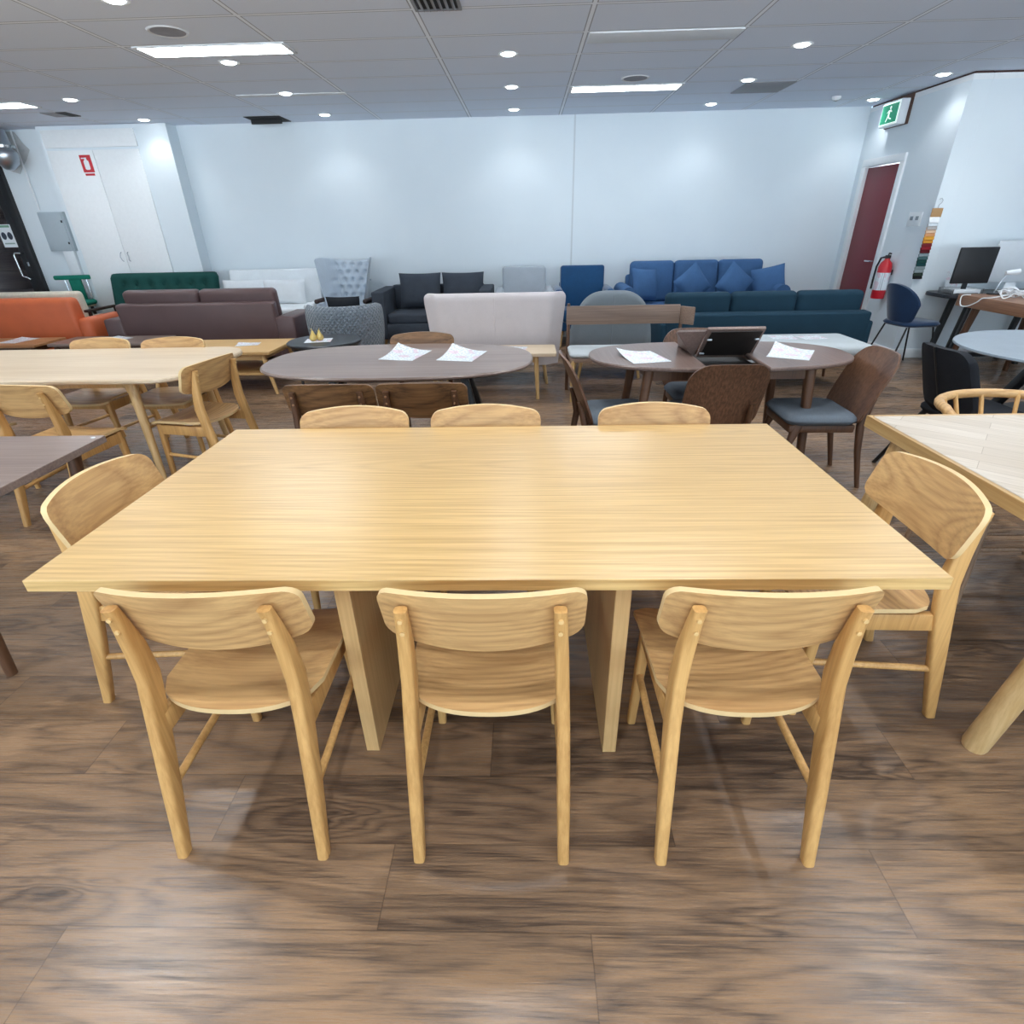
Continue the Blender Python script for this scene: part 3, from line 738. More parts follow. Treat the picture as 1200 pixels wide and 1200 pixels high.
dup(s0, 'walnut chair at near side of the extension table, its plain dark back to us', (1.17, 3.16, 0), 0, GS)
dup(s0, 'walnut chair with grey seat, at the far side of the extension table behind the leaf', (1.26, 4.27, 0), PI, GS)

# parquet table, right edge
t = thing('dining_table', 'pale parquet topped table with thick oak edge cut off by the right photo edge', 'table', (2.32, 1.75, 0))
MB().box((0, 0, TZ-.005), (1.56, 1.26, .01), .001, None, 1).build('tabletop', parquet_mat(), t)
mb = MB()
for sx in (-1, 1): mb.box((sx*.785, 0, TZ-.0255), (.022, 1.30, .051), .002, None, 1)
for sy in (-1, 1): mb.box((0, sy*.639, TZ-.0255), (1.546, .022, .051), .002, None, 1)
mb.build('edge_band', wood('oak_band', '#d2b07a', '#a9824c', 1, .4), t)
MB().box((0, 0, TZ-.03), (1.5, 1.22, .035)).build('core_panel', PAOAK, t)
for sx in (-1, 1):
    for sy in (-1, 1):
        MB().tube([(sx*.845, sy*.48, 0), (sx*.845, sy*.48, .012), (sx*.72, sy*.48, TZ-.05)], [.034, .037, .037], 20).build('leg', PAOAKL, t)

# hoop-back chair
t = thing('hoop_back_chair', 'round hoop backed oak chair with spindles at the far side of the parquet table', 'chair', (2.26, 2.36, 0))
arc = [(.27, .075, .60), (.30, .07, .66), (.325, .075, .745)]+[(.335*math.cos(math.radians(a)), .10+.27*math.sin(math.radians(a)), .775) for a in range(5, 176, 10)]+[(-.325, .075, .745), (-.30, .07, .66), (-.27, .075, .60)]
MB().tube(arc, .021, 12).build('hoop_rail', OAKS, t)
for a in (35, 62, 90, 118, 145):
    c_, s_ = math.cos(math.radians(a)), math.sin(math.radians(a))
    MB().tube([(.22*c_, .03+.19*s_, .455), (.325*c_, .07+.295*s_, .785)], .010, 8).build('spindle', OAKL, t)
MB().slab(stadium(.50, .48, 12, 2.6), .435, .462, .01).build('seat', plain('paper_cord', '#d8cfbd', .8), t)
HL = wood('oak_turned_shaded', '#9a7a5e', '#6d523c', 2, .45, rings=6, scale=3, amt=.3)  # darkened oak: shade on the lower frame put into the colour
for sx in (-1, 1):
    MB().tube([(sx*.32, -.32, 0), (sx*.27, -.24, .435)], [.013, .018], 10).build('front_leg', HL, t)
    MB().tube([(sx*.32, .10, 0), (sx*.27, .12, .435), (sx*.27, .075, .62)], [.013, .018, .013], 10).build('rear_leg', HL, t)
    MB().tube([(sx*.31, -.29, .19), (sx*.315, .10, .20)], .011, 8).build('side_stretcher', HL, t)
for y in (-.17, -.03): MB().tube([(-.31, y, .195), (.31, y, .195)], .011, 8).build('cross_stretcher', HL, t)

# black upholstered chair and round grey table
BKF = fabric('black_fabric', '#23252a', .9, 180)
t = thing('upholstered_chair', 'black fabric chair with a seamed back, turned towards the round grey table', 'chair', (2.49, 3.38, 0), math.radians(-90))
w_ = .235
us = [-math.cos(PI*i/24) for i in range(25)]
def rn(u, r):
    d = (1-abs(u))*w_
    return r-math.sqrt(max(0, r*r-(r-d)**2)) if d < r else 0
mb = MB(); mb.shell(us, lambda u: .47+rn(u, .09), lambda u: .87-rn(u, .08), 10, lambda u, v, sd: (u*w_*(1-.12*((v-.47)/.4)), .10-.16*(v-.47)/.4+.05*u*u+(.05 if sd == 0 else 0), v))
mb.build('backrest', BKF, t, sharp=70)
MB().tube([(0, .097-.16*k/8, .475+.395*k/8) for k in range(9)], .006, 6).build('back_seam', BLACK, t)
MB().slab(rrect(-.24, .10, .24, .56, .09), .42, .49, .025).build('seat', BKF, t, sharp=70)
for s in (-1, 1):
    MB().tube([(s*.31, .0, 0), (s*.17, .14, .43)], [.013, .019], 10).build('rear_leg', BLACK, t)
    MB().tube([(s*.24, .58, 0), (s*.17, .46, .43)], [.013, .019], 10).build('front_leg', BLACK, t)
t = thing('round_table', 'round grey topped table with crossed black legs at the right edge', 'table', (3.66, 3.72, 0))
MB().lathe([(0, TZ-.02), (.70, TZ-.02), (.715, TZ-.012), (.712, TZ), (0, TZ)], n=64).build('tabletop', fabric('grey_stone', '#87929c', .45, 120, .1, 0, .03), t, sharp=30)
for a in (35, 125, 215, 305):
    c_, s_ = math.cos(math.radians(a)), math.sin(math.radians(a))
    MB().leg([(c_*.50, s_*.50, 0, .03, .03), (c_*.16, s_*.16, TZ-.02, .035, .035)], .2).build('leg', BLACK, t)
MB().lathe([(0, .30), (.33, .30), (.33, .325), (0, .325)], n=24).build('brace_ring', BLACK, t)

# ---------------------------------------------------------------- papers
def brochure(x, y, z, rz, w, h, label, lift=.0, mat=PAPER, name='brochure', grp=None):
    mb = MB(); n = 8
    us = [-1+2*i/n for i in range(n+1)]
    def pos(u, v, sd):
        k = max(0, (-u+v)/2-.15)
        return (u*w/2, v*h/2-(lift*.3*k), (.0014 if sd == 0 else 0)+lift*k*k)
    mb.shell(us, lambda u: -1, lambda u: 1, n, pos)
    o = mb.build(name, mat); o.location = (x, y, z+.0006); o.rotation_euler = (0, 0, math.radians(rz))
    tag(o, label, 'brochure', grp)
    return o
brochure(-.84, 3.84, TZ, -14, .25, .34, 'white printed brochure on the oval table, left of the two', .07)
brochure(-.44, 3.79, TZ, -14, .25, .34, 'white printed brochure on the oval table, right of the two', .07)
brochure(.76, 3.66, TZ, 12, .25, .34, 'white printed brochure on the left half of the extension table', .05)
brochure(1.74, 3.70, TZ, -30, .25, .34, 'white printed brochure on the right half of the extension table', .06)

# ---------------------------------------------------------------- low tables
def low_table(label, x0, y0, x1, y1, z, top, leg, r=.02, th=.035, shelf=None, sx_=.07, splay=.05):
    t = thing('coffee_table', label, 'coffee table', ((x0+x1)/2, (y0+y1)/2, 0)); hx, hy = (x1-x0)/2, (y1-y0)/2
    MB().slab(rrect(-hx, -hy, hx, hy, r, 4), z-th, z, .004).build('tabletop', top, t)
    for sx in (-1, 1):
        for sy in (-1, 1):
            MB().leg([(sx*(hx-sx_+splay), sy*(hy-.06+splay*.6), 0, .016, .016), (sx*(hx-sx_), sy*(hy-.06), z-th, .026, .026)], .4, 4).build('leg', leg, t)
    mb = MB()
    for sy in (-1, 1): mb.box((0, sy*(hy-.06), z-th-.03), (2*(hx-sx_), .02, .06))
    for sx in (-1, 1): mb.box((sx*(hx-sx_), 0, z-th-.03), (.02, 2*(hy-.06), .06))
    mb.build('apron', leg, t)
    if shelf: MB().box((0, 0, shelf), (2*hx-.14, 2*hy-.10, .02), .003).build('shelf', top, t)
    return t
OKC = wood('honey_oak', '#d3ae76', '#ab8049', 0, .4, rings=7, amt=.35)
low_table('light oak coffee table with a lower shelf behind the pale oak dining table', -4.0, 5.72, -2.68, 6.50, .44, OKC, OKC, .02, .03, .20, .10, .10)
low_table('dark grey wooden coffee table between the orange and the brown sofas', -5.62, 6.42, -4.35, 6.92, .43, WALTOP, WALL_, .02, .03)
low_table('reddish oak coffee table in front of the orange sofa with a white sheet on it', -6.95, 6.38, -5.74, 6.90, .43, wood('red_oak', '#b98558', '#8f5f3b', 0, .4), WALL_, .02, .03)
t = low_table('pale oak low bench table in front of the beige settee', -1.1, 5.36, .29, 5.80, .46, PAOAK, PAOAKL, .02, .035, None, .2, .02)
t = thing('side_table', 'round black side table in front of the quilted grey tub chair', 'side table', (-2.17, 5.98, 0))
BWD = wood('black_stained', '#2c2f35', '#17181b', 0, .4)
MB().lathe([(0, .475), (.375, .475), (.385, .485), (.385, .50), (.375, .508), (0, .508)], n=48).build('tabletop', BWD, t, sharp=30)
MB().lathe([(.33, .43), (.345, .43), (.345, .475), (.33, .475)], n=40).build('rim_apron', BWD, t)
for a in (45, 135, 225, 315):
    c_, s_ = math.cos(math.radians(a)), math.sin(math.radians(a))
    MB().tube([(c_*.33, s_*.33, 0), (c_*.29, s_*.29, .475)], [.014, .02], 10).build('leg', BWD, t)
GOLD = plain('gold_ceramic', '#d8bd72', .35, .35)
for i, (x, y, lb, rt_) in enumerate(((-2.265, 5.93, 'gold pear ornament on the black side table, left of the two', -8), (-2.205, 5.96, 'gold pear ornament on the black side table, right of the two', 8))):
    t = thing('pear_ornament', lb, 'ornament', (x, y, .511), 0)
    MB().lathe([(0, 0), (.022, 0), (.037, .014), (.04, .032), (.03, .055), (.016, .08), (.012, .095), (.007, .103), (0, .105)], n=20).build('body', GOLD, t)
    MB().tube([(0, 0, .102), (.004*rt_/8, 0, .113), (.010*rt_/8, 0, .124)], .004, 6).build('stem', GOLD, t)
brochure(-2.22, 5.95, .508, 10, .27, .22, 'white sheet under the gold pears on the black side table', 0)
brochure(-3.1, 6.17, .44, 12, .24, .17, 'white printed card on the light oak coffee table', .02, PAPER2, 'price_card')
brochure(-6.18, 6.7, .43, -8, .26, .34, 'white sheet on the reddish oak coffee table', .02)
brochure(-4.98, 6.66, .43, -20, .26, .34, 'white sheet on the dark grey coffee table between the sofas', .02)
brochure(-.12, 5.62, .46, -8, .24, .16, 'small white sheet on the pale oak bench table', .01)
# ---------------------------------------------------------------- sofas
def sofa(name, label, cat, fab, x, y, rz, w, d, seat_z, arm_w, arm_z, back_z, base_z=.16, ns=2, nb=2, bt=.16, legs=OKC, cush_z=None, bev=.04, tilt=.12, ch=None, arm_rake=0):
    """front faces -Y, origin under the middle of the sofa"""
    t = thing(name, label, cat, (x, y, 0), rz)
    hw, hd = w/2, d/2; iw = w-2*arm_w
    MB().box((0, -.02, (base_z+seat_z-.12)/2+.0), (iw+.02, d-.06, seat_z-.12-base_z), .015).build('base', fab, t)
    for s in (-1, 1):
        MB().box((s*(hw-arm_w/2), -.01, (base_z+arm_z)/2), (arm_w, d-.02, arm_z-base_z), min(bev, arm_w*.4), (0, 0, 0), 3).build('arm', fab, t)
    MB().box((0, hd-bt/2-tilt*.3, (base_z+back_z)/2+.01), (iw+.04 if tilt else w, bt, back_z-base_z-.02), bev, (-tilt, 0, 0), 3).build('back_frame', fab, t)
    sw = iw/ns
    for k in range(ns): MB().box((-iw/2+sw*(k+.5), -.09, seat_z-.06), (sw-.008, d-bt-.10, .14), .04, None, 4).build('seat_cushion', fab, t)
    if nb:
        bw = iw/nb; cz = cush_z or back_z+.1; h = ch or cz-seat_z
        for k in range(nb): MB().box((-iw/2+bw*(k+.5), hd-bt-.10-tilt*.05, cz-h/2), (bw-.006, .16, h), .055, (-tilt*1.2, 0, 0), 4).build('back_cushion', fab, t)
    for sx in (-1, 1):
        for sy in (-1, 1):
            MB().tube([(sx*(hw-.08), sy*(hd-.10), 0), (sx*(hw-.11), sy*(hd-.13), base_z+.01)], [.016, .024], 10).build('leg', legs, t)
    return t
BRN = leather('brown_leather', '#5d4746'); ORG = leather('orange_leather', '#d0673c', .5); CRM = fabric('cream_fabric', '#e2d9c6', .85)
sofa('sofa', 'dark brown leather sofa with its back to us and two top cushions', 'sofa', BRN, -4.1, 7.38, PI, 2.42, .74, .44, .24, .61, .785, .12, 2, 2, .14, WALL_, .925, .03, .10, .36)
sofa('sofa', 'orange leather sofa with its back to us at the left photo edge', 'sofa', ORG, -6.68, 7.44, PI, 2.3, .72, .42, .18, .62, .86, .14, 2, 0, .20, WALL_, None, .06, .08)
t = sofa('sofa', 'cream sofa just behind the orange sofa, its pale top edge showing', 'sofa', CRM, -7.13, 8.02, PI, 2.1, .32, .42, .10, .55, .87, .14, 1, 0, .14, WALL_, None, .05, .08)
GRNF = fabric('dark_green_fabric', '#1c4a45', .85, 180); DW = wood('espresso', '#43302a', '#261a17', 1, .45)
t = thing('sofa', 'dark green sofa with buttoned back and dark wooden arms behind the brown sofa', 'sofa', (-5.26, 8.12, 0))
BT = [(x, z) for z in (.90, .74) for x in [-.6+.2*k for k in range(7)]]
def tuft_panel(w0, w1, zb, zt, th, pts, r, depth, yf, wing=0, top=None, nu=60, nv=36, rr=.06):
    us = [-1+2*i/nu for i in range(nu+1)]
    def rnd(u):
        d = (1-abs(u))*w1
        return rr-math.sqrt(max(0, rr*rr-(rr-d)**2)) if d < rr else 0
    hi = (lambda u: top(u)-rnd(u)) if top else (lambda u: zt-rnd(u))
    def pos(u, v, sd):
        k = (v-zb)/(zt-zb); x = u*(w0+(w1-w0)*k)
        y = yf(k)
        y -= wing*max(0, abs(u)-.62)**1.2*2.2
        if sd == 0: return (x, y+th, v)
        e = min(1, (1-abs(u))*w1/.05, max(0, (hi(u)-v))/.05+.001)
        y += .02*(1-e)**2
        for px, pz in pts:
            q = ((x-px)**2+(v-pz)**2)/(r*r)
            if q < 6: y += depth*math.exp(-q)
        return (x, y, v)
    return MB().shell(us, lambda u: zb, hi, nv, pos)
tuft_panel(.77, .78, .44, 1.045, .10, BT, .05, .04, lambda k: .16+.16*k).build('backrest', GRNF, t, sharp=80)
for x, z in BT: MB().lathe([(0, -.004), (.016, -.004), (.018, .004), (0, .008)], n=10).build('button', GRNF, t).matrix_local = Matrix.Translation((x, .175+.16*(z-.44)/.6, z)) @ Matrix.Rotation(PI/2, 4, 'X')
MB().box((0, -.06, .40), (1.50, .60, .13), .04, None, 3).build('seat_cushion', GRNF, t)
MB().box((0, 0, .30), (1.56, .66, .06), .006).build('frame', DW, t)
for s in (-1, 1):
    MB().box((s*.81, -.02, .62), (.06, .62, .035), .01).build('arm', DW, t)
    MB().leg([(s*.80, -.30, 0, .018, .018), (s*.80, -.27, .61, .022, .022)], .4).build('front_leg', DW, t)
    MB().leg([(s*.80, .32, 0, .018, .018), (s*.80, .25, .61, .022, .022)], .4).build('rear_leg', DW, t)
TEALF = fabric('bright_green_fabric', '#1d7a66', .85)
t = thing('t_back_chair', 'green chair with a T shaped back standing by the grey electrical cabinet', 'chair', (-6.66, 8.44, 0), math.radians(8))
MB().box((-.02, .14, 1.0), (.50, .06, .06), .02, None, 3).build('top_rail', TEALF, t)
MB().box((.0, .15, .83), (.17, .035, .32), .012, None, 3).build('back_splat', TEALF, t)
MB().slab(rrect(-.20, -.26, .24, .14, .08), .635, .70, .02).build('seat', TEALF, t, sharp=70)
for s in (-1, 1): MB().tube([(s*.14+.02, .15, .62), (s*.15, .165, .98)], .009, 8).build('back_rod', CHROME, t)
MB().slab(rrect(-.17, -.22, .21, .12, .06), .61, .635, .004).build('seat_pan', PAOAK, t)
for sx in (-1, 1):
    for sy in (-1, 1): MB().leg([(.02+sx*.20, -.06+sy*.19, 0, .015, .015), (.02+sx*.13, -.06+sy*.12, .61, .022, .022)], .4).build('leg', DW, t)

WHF = fabric('white_fabric', '#e6ebee', .85, 200, .08)
sofa('sofa', 'white sofa against the back wall behind the brown leather sofa', 'sofa', WHF, -3.69, 8.26, 0, 1.50, .94, .60, .10, .66, 1.055, .12, 1, 0, .16, OKC, None, .03, .10)
for x, lb in ((-4.07, 'white cushion on the white sofa, left of the two and half hidden'), (-3.49, 'white cushion on the white sofa, right of the two')):
    o = MB().cushion((0, 0, 0), .62, .34, .15, (-.22, 0, 0), pw=.35); o = o.build('cushion', WHF); o.location = (x, 8.36, .77); tag(o, lb, 'cushion', 'white cushions')

# winged armchair with deep buttoning
WGF = fabric('silver_velvet', '#b4bfca', .7, 150, .15, .5)
t = thing('wing_chair', 'tall silver grey winged armchair with deep buttoned back', 'armchair', (-2.53, 8.22, 0), math.radians(-6))
pts = []
for r_, z in enumerate((1.10, 1.0, .90, .80, .70, .60)):
    for k in range(-2, 3):
        x = (k+(.5 if r_ % 2 else 0))*.125
        if abs(x) < .27: pts.append((x, z))
tuft_panel(.23, .40, .40, 1.20, .09, pts, .030, .055, lambda k: .15+.16*k, .55, lambda u: 1.155+.07*abs(u)**3, 96, 80, .05).build('backrest', WGF, t, sharp=80)
MB().box((0, -.04, .40), (.60, .60, .16), .05, None, 4).build('seat_cushion', WGF, t)
for x, z in pts: MB().lathe([(0, -.003), (.011, -.003), (.013, .003), (0, .007)], n=8).build('button', WGF, t).matrix_local = Matrix.Translation((x, .195+.16*(z-.4)/.8, z)) @ Matrix.Rotation(PI/2, 4, 'X')
MB().box((0, 0, .27), (.66, .64, .12), .02, None, 3).build('base', WGF, t)
for s in (-1, 1):
    MB().box((s*.35, -.10, .67), (.07, .40, .06), .025, None, 3).build('arm_rest', DW, t)
    MB().box((s*.34, -.06, .48), (.07, .46, .36), .03, None, 3).build('arm_side', WGF, t)
    for sy in (-1, 1): MB().tube([(s*.30, sy*.28, 0), (s*.27, sy*.25, .22)], [.015, .022], 10).build('leg', DW, t)

# quilted tub chair, back to us
TUB = quilt_mat('quilted_velvet', '#6f7a84', 17)
t = thing('tub_chair', 'grey quilted tub chair with its rounded back to us', 'armchair', (-2.28, 7.16, 0), math.radians(6))
us = [-1+2*i/48 for i in range(49)]
def tubp(u, v, sd):
    a = -PI/2+u*math.radians(142); k = (v-.1)/.64
    r = (.41+.05*math.sin(k*PI*.7)) - (.09 if sd == 0 else 0)
    e = max(0, k-.86)/.14; r -= (.03 if sd else -.03)*e*e
    return (r*1.03*math.cos(a), r*math.sin(a), v)
MB().shell(us, lambda u: .08, lambda u: .745-.13*max(0, abs(u)-.55)/.45, 16, tubp).build('shell', TUB, t, sharp=70)
MB().lathe([(0, .30), (.34, .30), (.375, .33), (.375, .42), (.34, .45), (0, .46)], n=32).build('seat_cushion', fabric('tub_seat', '#6f7a84', .8), t)
MB().lathe([(0, 0), (.36, 0), (.36, .08), (0, .08)], n=32).build('plinth', BLACKP, t)
MB().lathe([(0, .06), (.35, .06), (.35, .30), (0, .30)], n=32).build('inner_base', fabric('tub_base', '#6f7a84', .8), t)
o = MB().cushion((0, 0, 0), .42, .34, .13, (.12, 0, 0)).build('cushion', fabric('black_velvet', '#1d2025', .8, 150)); o.location = (-2.26, 7.12, .655); tag(o, 'black cushion with its top edge showing over the quilted tub chair', 'cushion')

DGF = fabric('charcoal_fabric', '#3d434c', .9, 200)
sofa('sofa', 'charcoal grey sofa against the back wall, with a paper on its seat', 'sofa', DGF, -1.28, 8.22, 0, 1.62, .86, .50, .17, .80, .82, .18, 1, 0, .16, OKC, None, .02, .05)
for x, lb in ((-1.515, 'large charcoal back cushion on the charcoal sofa, left of the two'), (-.90, 'large charcoal back cushion on the charcoal sofa, right of the two')):
    o = MB().cushion((0, 0, 0), .60, .46, .2, (-.22, 0, 0), pw=.4).build('cushion', DGF); o.location = (x, 8.36, .76); tag(o, lb, 'cushion', 'charcoal back cushions')
brochure(-1.12, 8.02, .513, 4, .26, .20, 'white paper lying on the charcoal sofa seat', 0)

def armchair(label, fab, x, y, cz=1.035, w=.82):
    t = thing('armchair', label, 'armchair', (x, y, 0))
    MB().box((0, .20, .72), (.62, .17, .63), .035, (-.10, 0, 0), 4).build('back_cushion', fab, t)
    MB().box((0, .30, .50), (w-.18, .12, .64), .03, None, 3).build('back_frame', fab, t)
    MB().box((0, -.08, .42), (.60, .56, .17), .05, None, 4).build('seat_cushion', fab, t)
    MB().box((0, 0, .28), (w-.16, .64, .12), .02, None, 3).build('base', fab, t)
    for s in (-1, 1):
        MB().box((s*(w/2-.06), -.02, .49), (.12, .66, .56), .045, None, 4).build('arm', fab, t)
        for sy in (-1, 1): MB().tube([(s*.32, sy*.26, 0), (s*.29, sy*.24, .23)], [.014, .022], 10).build('leg', OKC, t)
    return t
armchair('light grey armchair against the back wall, left of the blue velvet one', fabric('light_grey_fabric', '#a3abb3', .85, 150, .1, .2), -.03, 8.3)
armchair('deep blue velvet armchair against the back wall, right of the light grey one', fabric('blue_velvet', '#0d426b', .6, 120, .25, .6), .80, 8.3)

BLF = fabric('denim_fabric', '#3f6089', .9, 160, .18)
t = sofa('sofa', 'denim blue three seat sofa against the back wall with four cushions', 'sofa', BLF, 2.38, 8.22, 0, 2.16, .90, .55, .16, .66, .90, .14, 3, 3, .16, WALL_, 1.08, .04, .10)
for s in (-1, 1): MB().tube([(s*1.01, -.43, .70), (s*1.01, .34, .70)], .10, 20).build('arm_roll', BLF, t)
for x, y, z, rz_, ry, w_, lb in ((1.62, 8.08, .80, .5, .08, .42, 'denim blue cushion leaning on the left arm of the denim sofa'), (2.24, 7.98, .81, 0, PI/4+.12, .40, 'denim blue diamond tilted cushion on the denim sofa, left of the two'),
                                (2.80, 7.98, .81, 0, PI/4-.12, .40, 'denim blue diamond tilted cushion on the denim sofa, right of the two'), (3.28, 8.05, .80, -.35, -.22, .42, 'denim blue cushion leaning on the right arm of the denim sofa')):
    o = MB().cushion((0, 0, 0), w_, w_, .16, (0, 0, 0)).build('cushion', BLF); o.location = (x, y, z); o.rotation_euler = Euler((-.25, ry, rz_)); tag(o, lb, 'cushion', 'cushions on the denim sofa')

# settees seen from behind
def settee(label, fab, x, y, w0, w1, zt, zb, rr, top=None, seat_z=.47, legm=PAOAKL, facing=PI):
    t = thing('settee', label, 'settee', (x, y, 0), facing)   # local front -Y
    us = [-math.cos(PI*i/40) for i in range(41)]
    def rnd(u):
        d = (1-abs(u))*w1
        return rr-math.sqrt(max(0, rr*rr-(rr-d)**2)) if d < rr else 0
    hi = top or (lambda u: zt-rnd(u))
    def pos(u, v, sd):
        k = (v-zb)/(zt-zb)
        yy = .06*k-.16*max(0, abs(u)-.8)/.2*.6
        q = max(0, v-(hi(u)-.03))/.03
        return (u*(w0+(w1-w0)*k), yy+(.0 if sd else -.12)+(.02*q*q*(-1 if sd else 1)), v)
    MB().shell(us, lambda u: zb+.5*rr*0, hi, 20, pos).build('backrest', fab, t, sharp=70)
    MB().tube([(0, .06*((z-zb)/(zt-zb))+.0, z) for z in [zb+.02+(zt-zb-.06)*k/8 for k in range(9)]], .005, 6).build('back_seam', fab, t)
    MB().box((0, -.36, seat_z-.07), (2*w0-.06, .56, .16), .05, None, 4).build('seat', fab, t)
    for sx in (-1, 1):
        for yy in (-.02, -.55): MB().tube([(sx*(w0-.12), yy, 0), (sx*(w0-.17), yy-.02, seat_z-.14)], [.015, .024], 10).build('leg', legm, t)
    return t
settee('beige settee with its plain back to us behind the pale oak bench table', fabric('beige_fabric', '#cdc5c5', .85, 170, .08), -.33, 5.98, .67, .745, .945, .21, .06)
GYF = fabric('mid_grey_fabric', '#7d858b', .85, 170, .1)
settee('grey settee with rounded back to us, behind the wooden bench with backrest', GYF, .92, 6.16, .46, .47, .93, .20, .1, lambda u: .20+.73*(1-abs(u)**3.4)**.5 if abs(u) < 1 else .22, .45)

# wooden bench with backrest
LGF = fabric('pale_grey_fabric', '#b9c0c3', .85, 170, .08)
GWD = wood('weathered_walnut', '#8a7262', '#5c493d', 0, .45, rings=6, amt=.4)
t = thing('bench', 'walnut bench with a low wooden backrest board and pale grey seat pad', 'bench', (.98, 5.5, 0))
MB().box((-.02, .23, .75), (1.12, .024, .175), .006, (-.08, 0, 0)).build('backrest_board', GWD, t)
MB().box((.60, .18, .74), (.16, .024, .165), .006, (0, 0, math.radians(-48))).build('end_board', GWD, t)
for s in (-1, 1): MB().leg([(s*.56, .25, 0, .018, .02), (s*.56, .215, .45, .018, .022), (s*.56, .245, .86 if s < 0 else .80, .014, .014)], .4).build('rear_leg', WALL_, t)
for s in (-1, 1): MB().leg([(s*.54, -.21, 0, .017, .017), (s*.54, -.21, .40, .022, .022)], .4).build('front_leg', PAOAKL, t)
MB().box((0, 0, .405), (1.14, .46, .04), .006).build('seat_frame', GWD, t)
MB().slab(rrect(-.57, -.24, .57, .20, .05), .425, .47, .016).build('seat_pad', LGF, t, sharp=70)

# teal sofa, back to us
TLF = fabric('teal_fabric', '#1e3a4a', .85, 190, .12)
t = sofa('sofa', 'long teal sofa with its back to us in front of the denim blue sofa', 'sofa', TLF, 2.80, 7.10, PI, 2.44, .86, .42, .07, .50, .605, .10, 3, 3, .18, WALL_, .815, .025, .06, .42)
# grey upholstered bench
t = thing('upholstered_bench', 'pale grey upholstered bench in front of the teal sofa with papers on it', 'bench', (2.62, 5.86, 0))
MB().slab(rrect(-.78, -.36, .78, .36, .06), .36, .455, .025).build('seat_pad', LGF, t, sharp=70)
MB().box((0, 0, .33), (1.5, .66, .06), .01).build('frame', LGF, t)
for sx in (-1, 1):
    for sy in (-1, 1): MB().tube([(sx*.68, sy*.29, 0), (sx*.64, sy*.27, .31)], [.014, .022], 10).build('leg', WALL_, t)
brochure(2.70, 6.0, .455, -5, .25, .2, 'white paper on the grey upholstered bench, left of the two', 0, PAPER)
brochure(2.99, 5.98, .455, 8, .25, .2, 'white paper on the grey upholstered bench, right of the two', 0, PAPER)

# ---------------------------------------------------------------- office corner on the right
NV = fabric('navy_velvet', '#16304f', .7, 150, .2, .4)
t = thing('shell_chair', 'navy blue rounded back chair with thin black legs by the desks', 'chair', (4.36, 6.62, 0), math.radians(-82))
us = [-math.cos(PI*i/24) for i in range(25)]
MB().shell(us, lambda u: .47+.10*u*u+.13*max(0, abs(u)-.75)/.25, lambda u: .70+.21*math.sqrt(max(0, 1-abs(u)**2.3)), 12,
           lambda u, v, sd: (u*.235, -.18-.13*(v-.5)/.4+.10*u*u+(.035 if sd == 0 else 0), v)).build('backrest', NV, t, sharp=70)
MB().slab(rrect(-.23, -.20, .23, .28, .14, 8), .465, .51, .02).build('seat', NV, t, sharp=70)
for s in (-1, 1):
    MB().tube([(s*.22, -.28, 0), (s*.17, -.14, .46)], .010, 8).build('rear_leg', BLACK, t)
    MB().tube([(s*.22, .28, 0), (s*.17, .18, .46)], .010, 8).build('front_leg', BLACK, t)
STN = fabric('black_stone', '#33353a', .35, 90, .4, 0, .02)
t = thing('desk', 'long dark stone topped desk against the white wall', 'desk', (5.7, 6.74, 0))
MB().slab(rrect(-1.05, -.24, 1.6, .25, .12, 8), .745, .785, .006).build('desktop', STN, t)
for x in (-.75, .1, .9): MB().leg([(x-.06, -.12, 0, .025, .03), (x+.04, -.12, .745, .03, .035)], .3).build('leg', BLACK, t); MB().leg([(x-.06, .16, 0, .025, .03), (x+.04, .16, .745, .03, .035)], .3).build('leg', BLACK, t)
MB().box((.2, .05, .08), (2.1, .04, .05)).build('floor_rail', BLACK, t)
DSK = wood('walnut_desk', '#a0765a', '#6b4a36', 1, .4, rings=7, amt=.4)
t = thing('desk', 'walnut desk with deep front edge and slanting legs, white cables on top', 'desk', (5.05, 5.42, 0))
MB().box((0, 0, .745), (.70, 2.06, .115), .004).build('desktop', DSK, t)
for sx in (-1, 1):
    for y in (-.85, .80):
        MB().leg([(sx*.34, y+math.copysign(.08, y), 0, .02, .022), (sx*.28, y, .69, .03, .035)], .3).build('leg', WALL_, t)
t = thing('computer_monitor', 'black computer monitor seen from behind on the desk', 'monitor', (4.86, 6.58, .785))
MB().box((0, 0, .29), (.40, .03, .36), .008, (.02, 0, 0)).build('screen', BLACKP, t)
MB().box((.0, .05, .10), (.05, .02, .2), .004).build('stand', BLACKP, t); MB().box((0, .05, .006), (.24, .17, .012), .004).build('foot', BLACKP, t)
t = thing('computer_monitor', 'white computer monitor seen from behind at the right photo edge', 'monitor', (5.46, 6.74, .785))
MB().box((0, 0, .31), (.60, .025, .42), .01, (.04, 0, 0)).build('screen', plain('pale_grey_shell', '#cfd6dc', .4), t)
MB().box((0, .02, .06), (.12, .012, .12), .003).build('stand', WHITEP, t); MB().box((0, .0, .006), (.2, .16, .01), .003).build('foot', WHITEP, t)
CLR = bpy.data.materials.new('clear_acrylic'); CLR.use_nodes = True; b_ = CLR.node_tree.nodes['Principled BSDF']; b_.inputs['Transmission Weight'].default_value = .9; b_.inputs['Roughness'].default_value = .05; b_.inputs['IOR'].default_value = 1.2; b_.inputs['Base Color'].default_value = (.92, .95, .97, 1)
t = thing('paper_tray', 'clear paper tray with white papers at the left end of the dark desk', 'paper tray', (4.86, 6.66, .785))
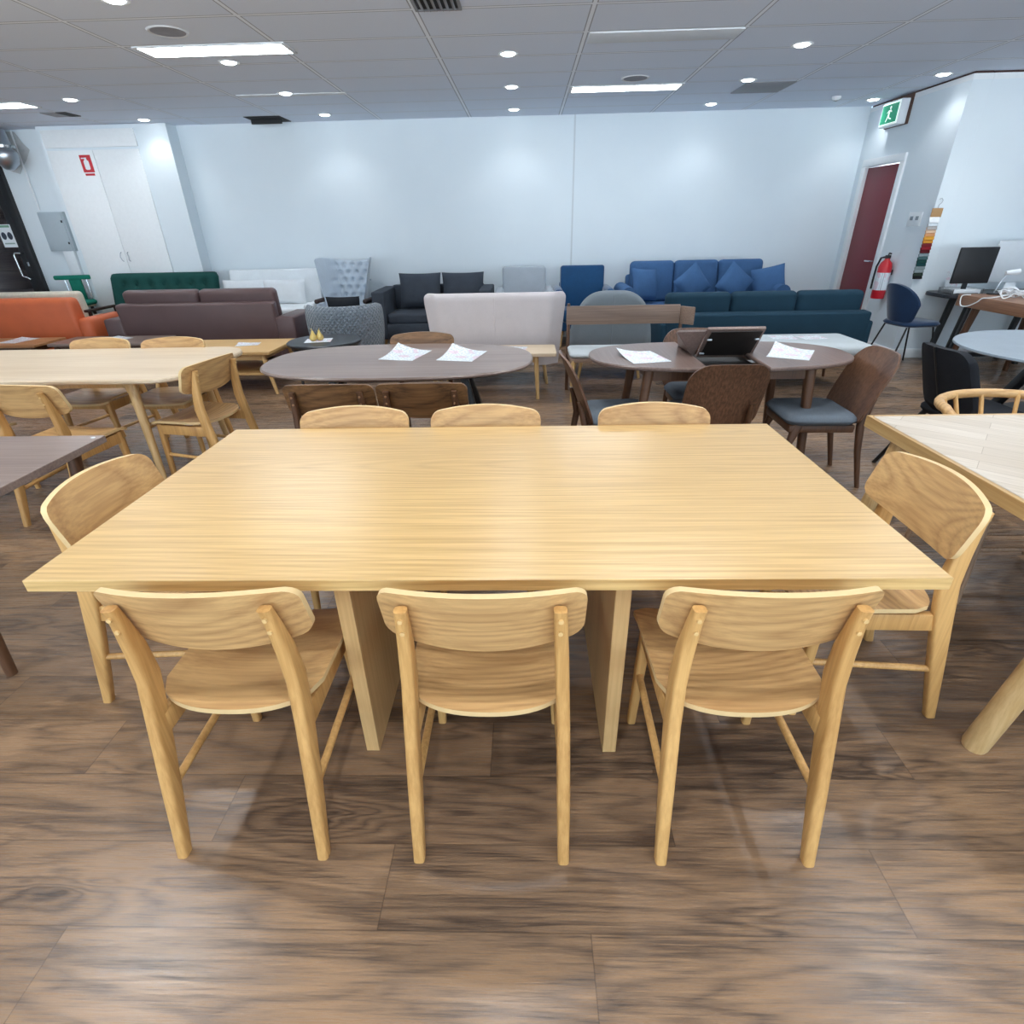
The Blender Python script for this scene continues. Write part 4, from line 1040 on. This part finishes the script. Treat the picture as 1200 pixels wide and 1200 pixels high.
mb = MB(); mb.box((0, 0, .004), (.32, .24, .006)); mb.box((-.16, 0, .03), (.006, .24, .06)); mb.box((.16, 0, .03), (.006, .24, .06)); mb.box((0, .12, .03), (.32, .006, .06)); mb.build('tray', CLR, t)
MB().box((0, 0, .028), (.29, .21, .04), .002).build('paper_stack', WHITEP, t)
brochure(5.12, 6.88, .785, 0, .14, .2, 'white picture card leaning on the wall behind the black monitor', 0, PAPER2, 'picture_card').matrix_world = Matrix.Translation((4.92, 6.93, .89)) @ Matrix.Rotation(math.radians(80), 4, 'X')
t = thing('desk_lamp', 'small white desk lamp on the walnut desk in front of the white monitor', 'lamp', (5.0, 6.36, .803))
MB().lathe([(0, 0), (.06, 0), (.062, .012), (0, .018)], n=20).build('base', BLACKP, t)
MB().tube([(0, 0, .015), (.03, 0, .12), (.07, 0, .21)], .007, 8).build('stem', STEEL, t)
MB().tube([(.05, 0, .21), (.17, -.02, .225)], [.022, .028], 12).build('head', WHITEP, t)
def coil(name, label, cx, cy, z, n, r, seed, rad=.0045, end=None):
    rg = random.Random(seed); P = []
    for k in range(n):
        a = k*.7; q = r*(.5+.5*rg.random())
        P.append((cx+q*.7*math.cos(a), cy+q*1.5*math.sin(a), z+rad+.08*rg.random()))
    if end: P += end
    S = []
    for i in range(len(P)-1):
        for j in range(4):
            p0, p1, p2, p3 = (Vector(P[max(0, min(len(P)-1, i+q))]) for q in (-1, 0, 1, 2)); u = j/4
            S.append(.5*((2*p1)+(p2-p0)*u+(2*p0-5*p1+4*p2-p3)*u*u+(3*p1-p0-3*p2+p3)*u**3))
    o = MB().tube(S, rad, 6).build('cable', WHITEP); tag(o, label, 'cable', 'white cables on the walnut desk')
coil('cable', 'tangled white cables heaped on the walnut desk', 5.02, 6.08, .803, 60, .15, 3)
coil('cable', 'white cable looping over the front edge of the walnut desk', 4.80, 5.95, .803, 8, .06, 5, .006, [(4.72, 6.02, .81), (4.685, 6.08, .80), (4.675, 6.12, .76), (4.672, 6.22, .71), (4.672, 6.32, .70), (4.675, 6.36, .75), (4.685, 6.36, .80), (4.74, 6.30, .81)])
o = MB().slab(rrect(-.10, -.22, .12, .22, .05), 0, .02, .006).build('mouse_mat', WHITEP); o.location = (5.12, 5.62, .803); tag(o, 'white folder lying on the walnut desk beside the cables', 'folder'); o.name = 'folder'
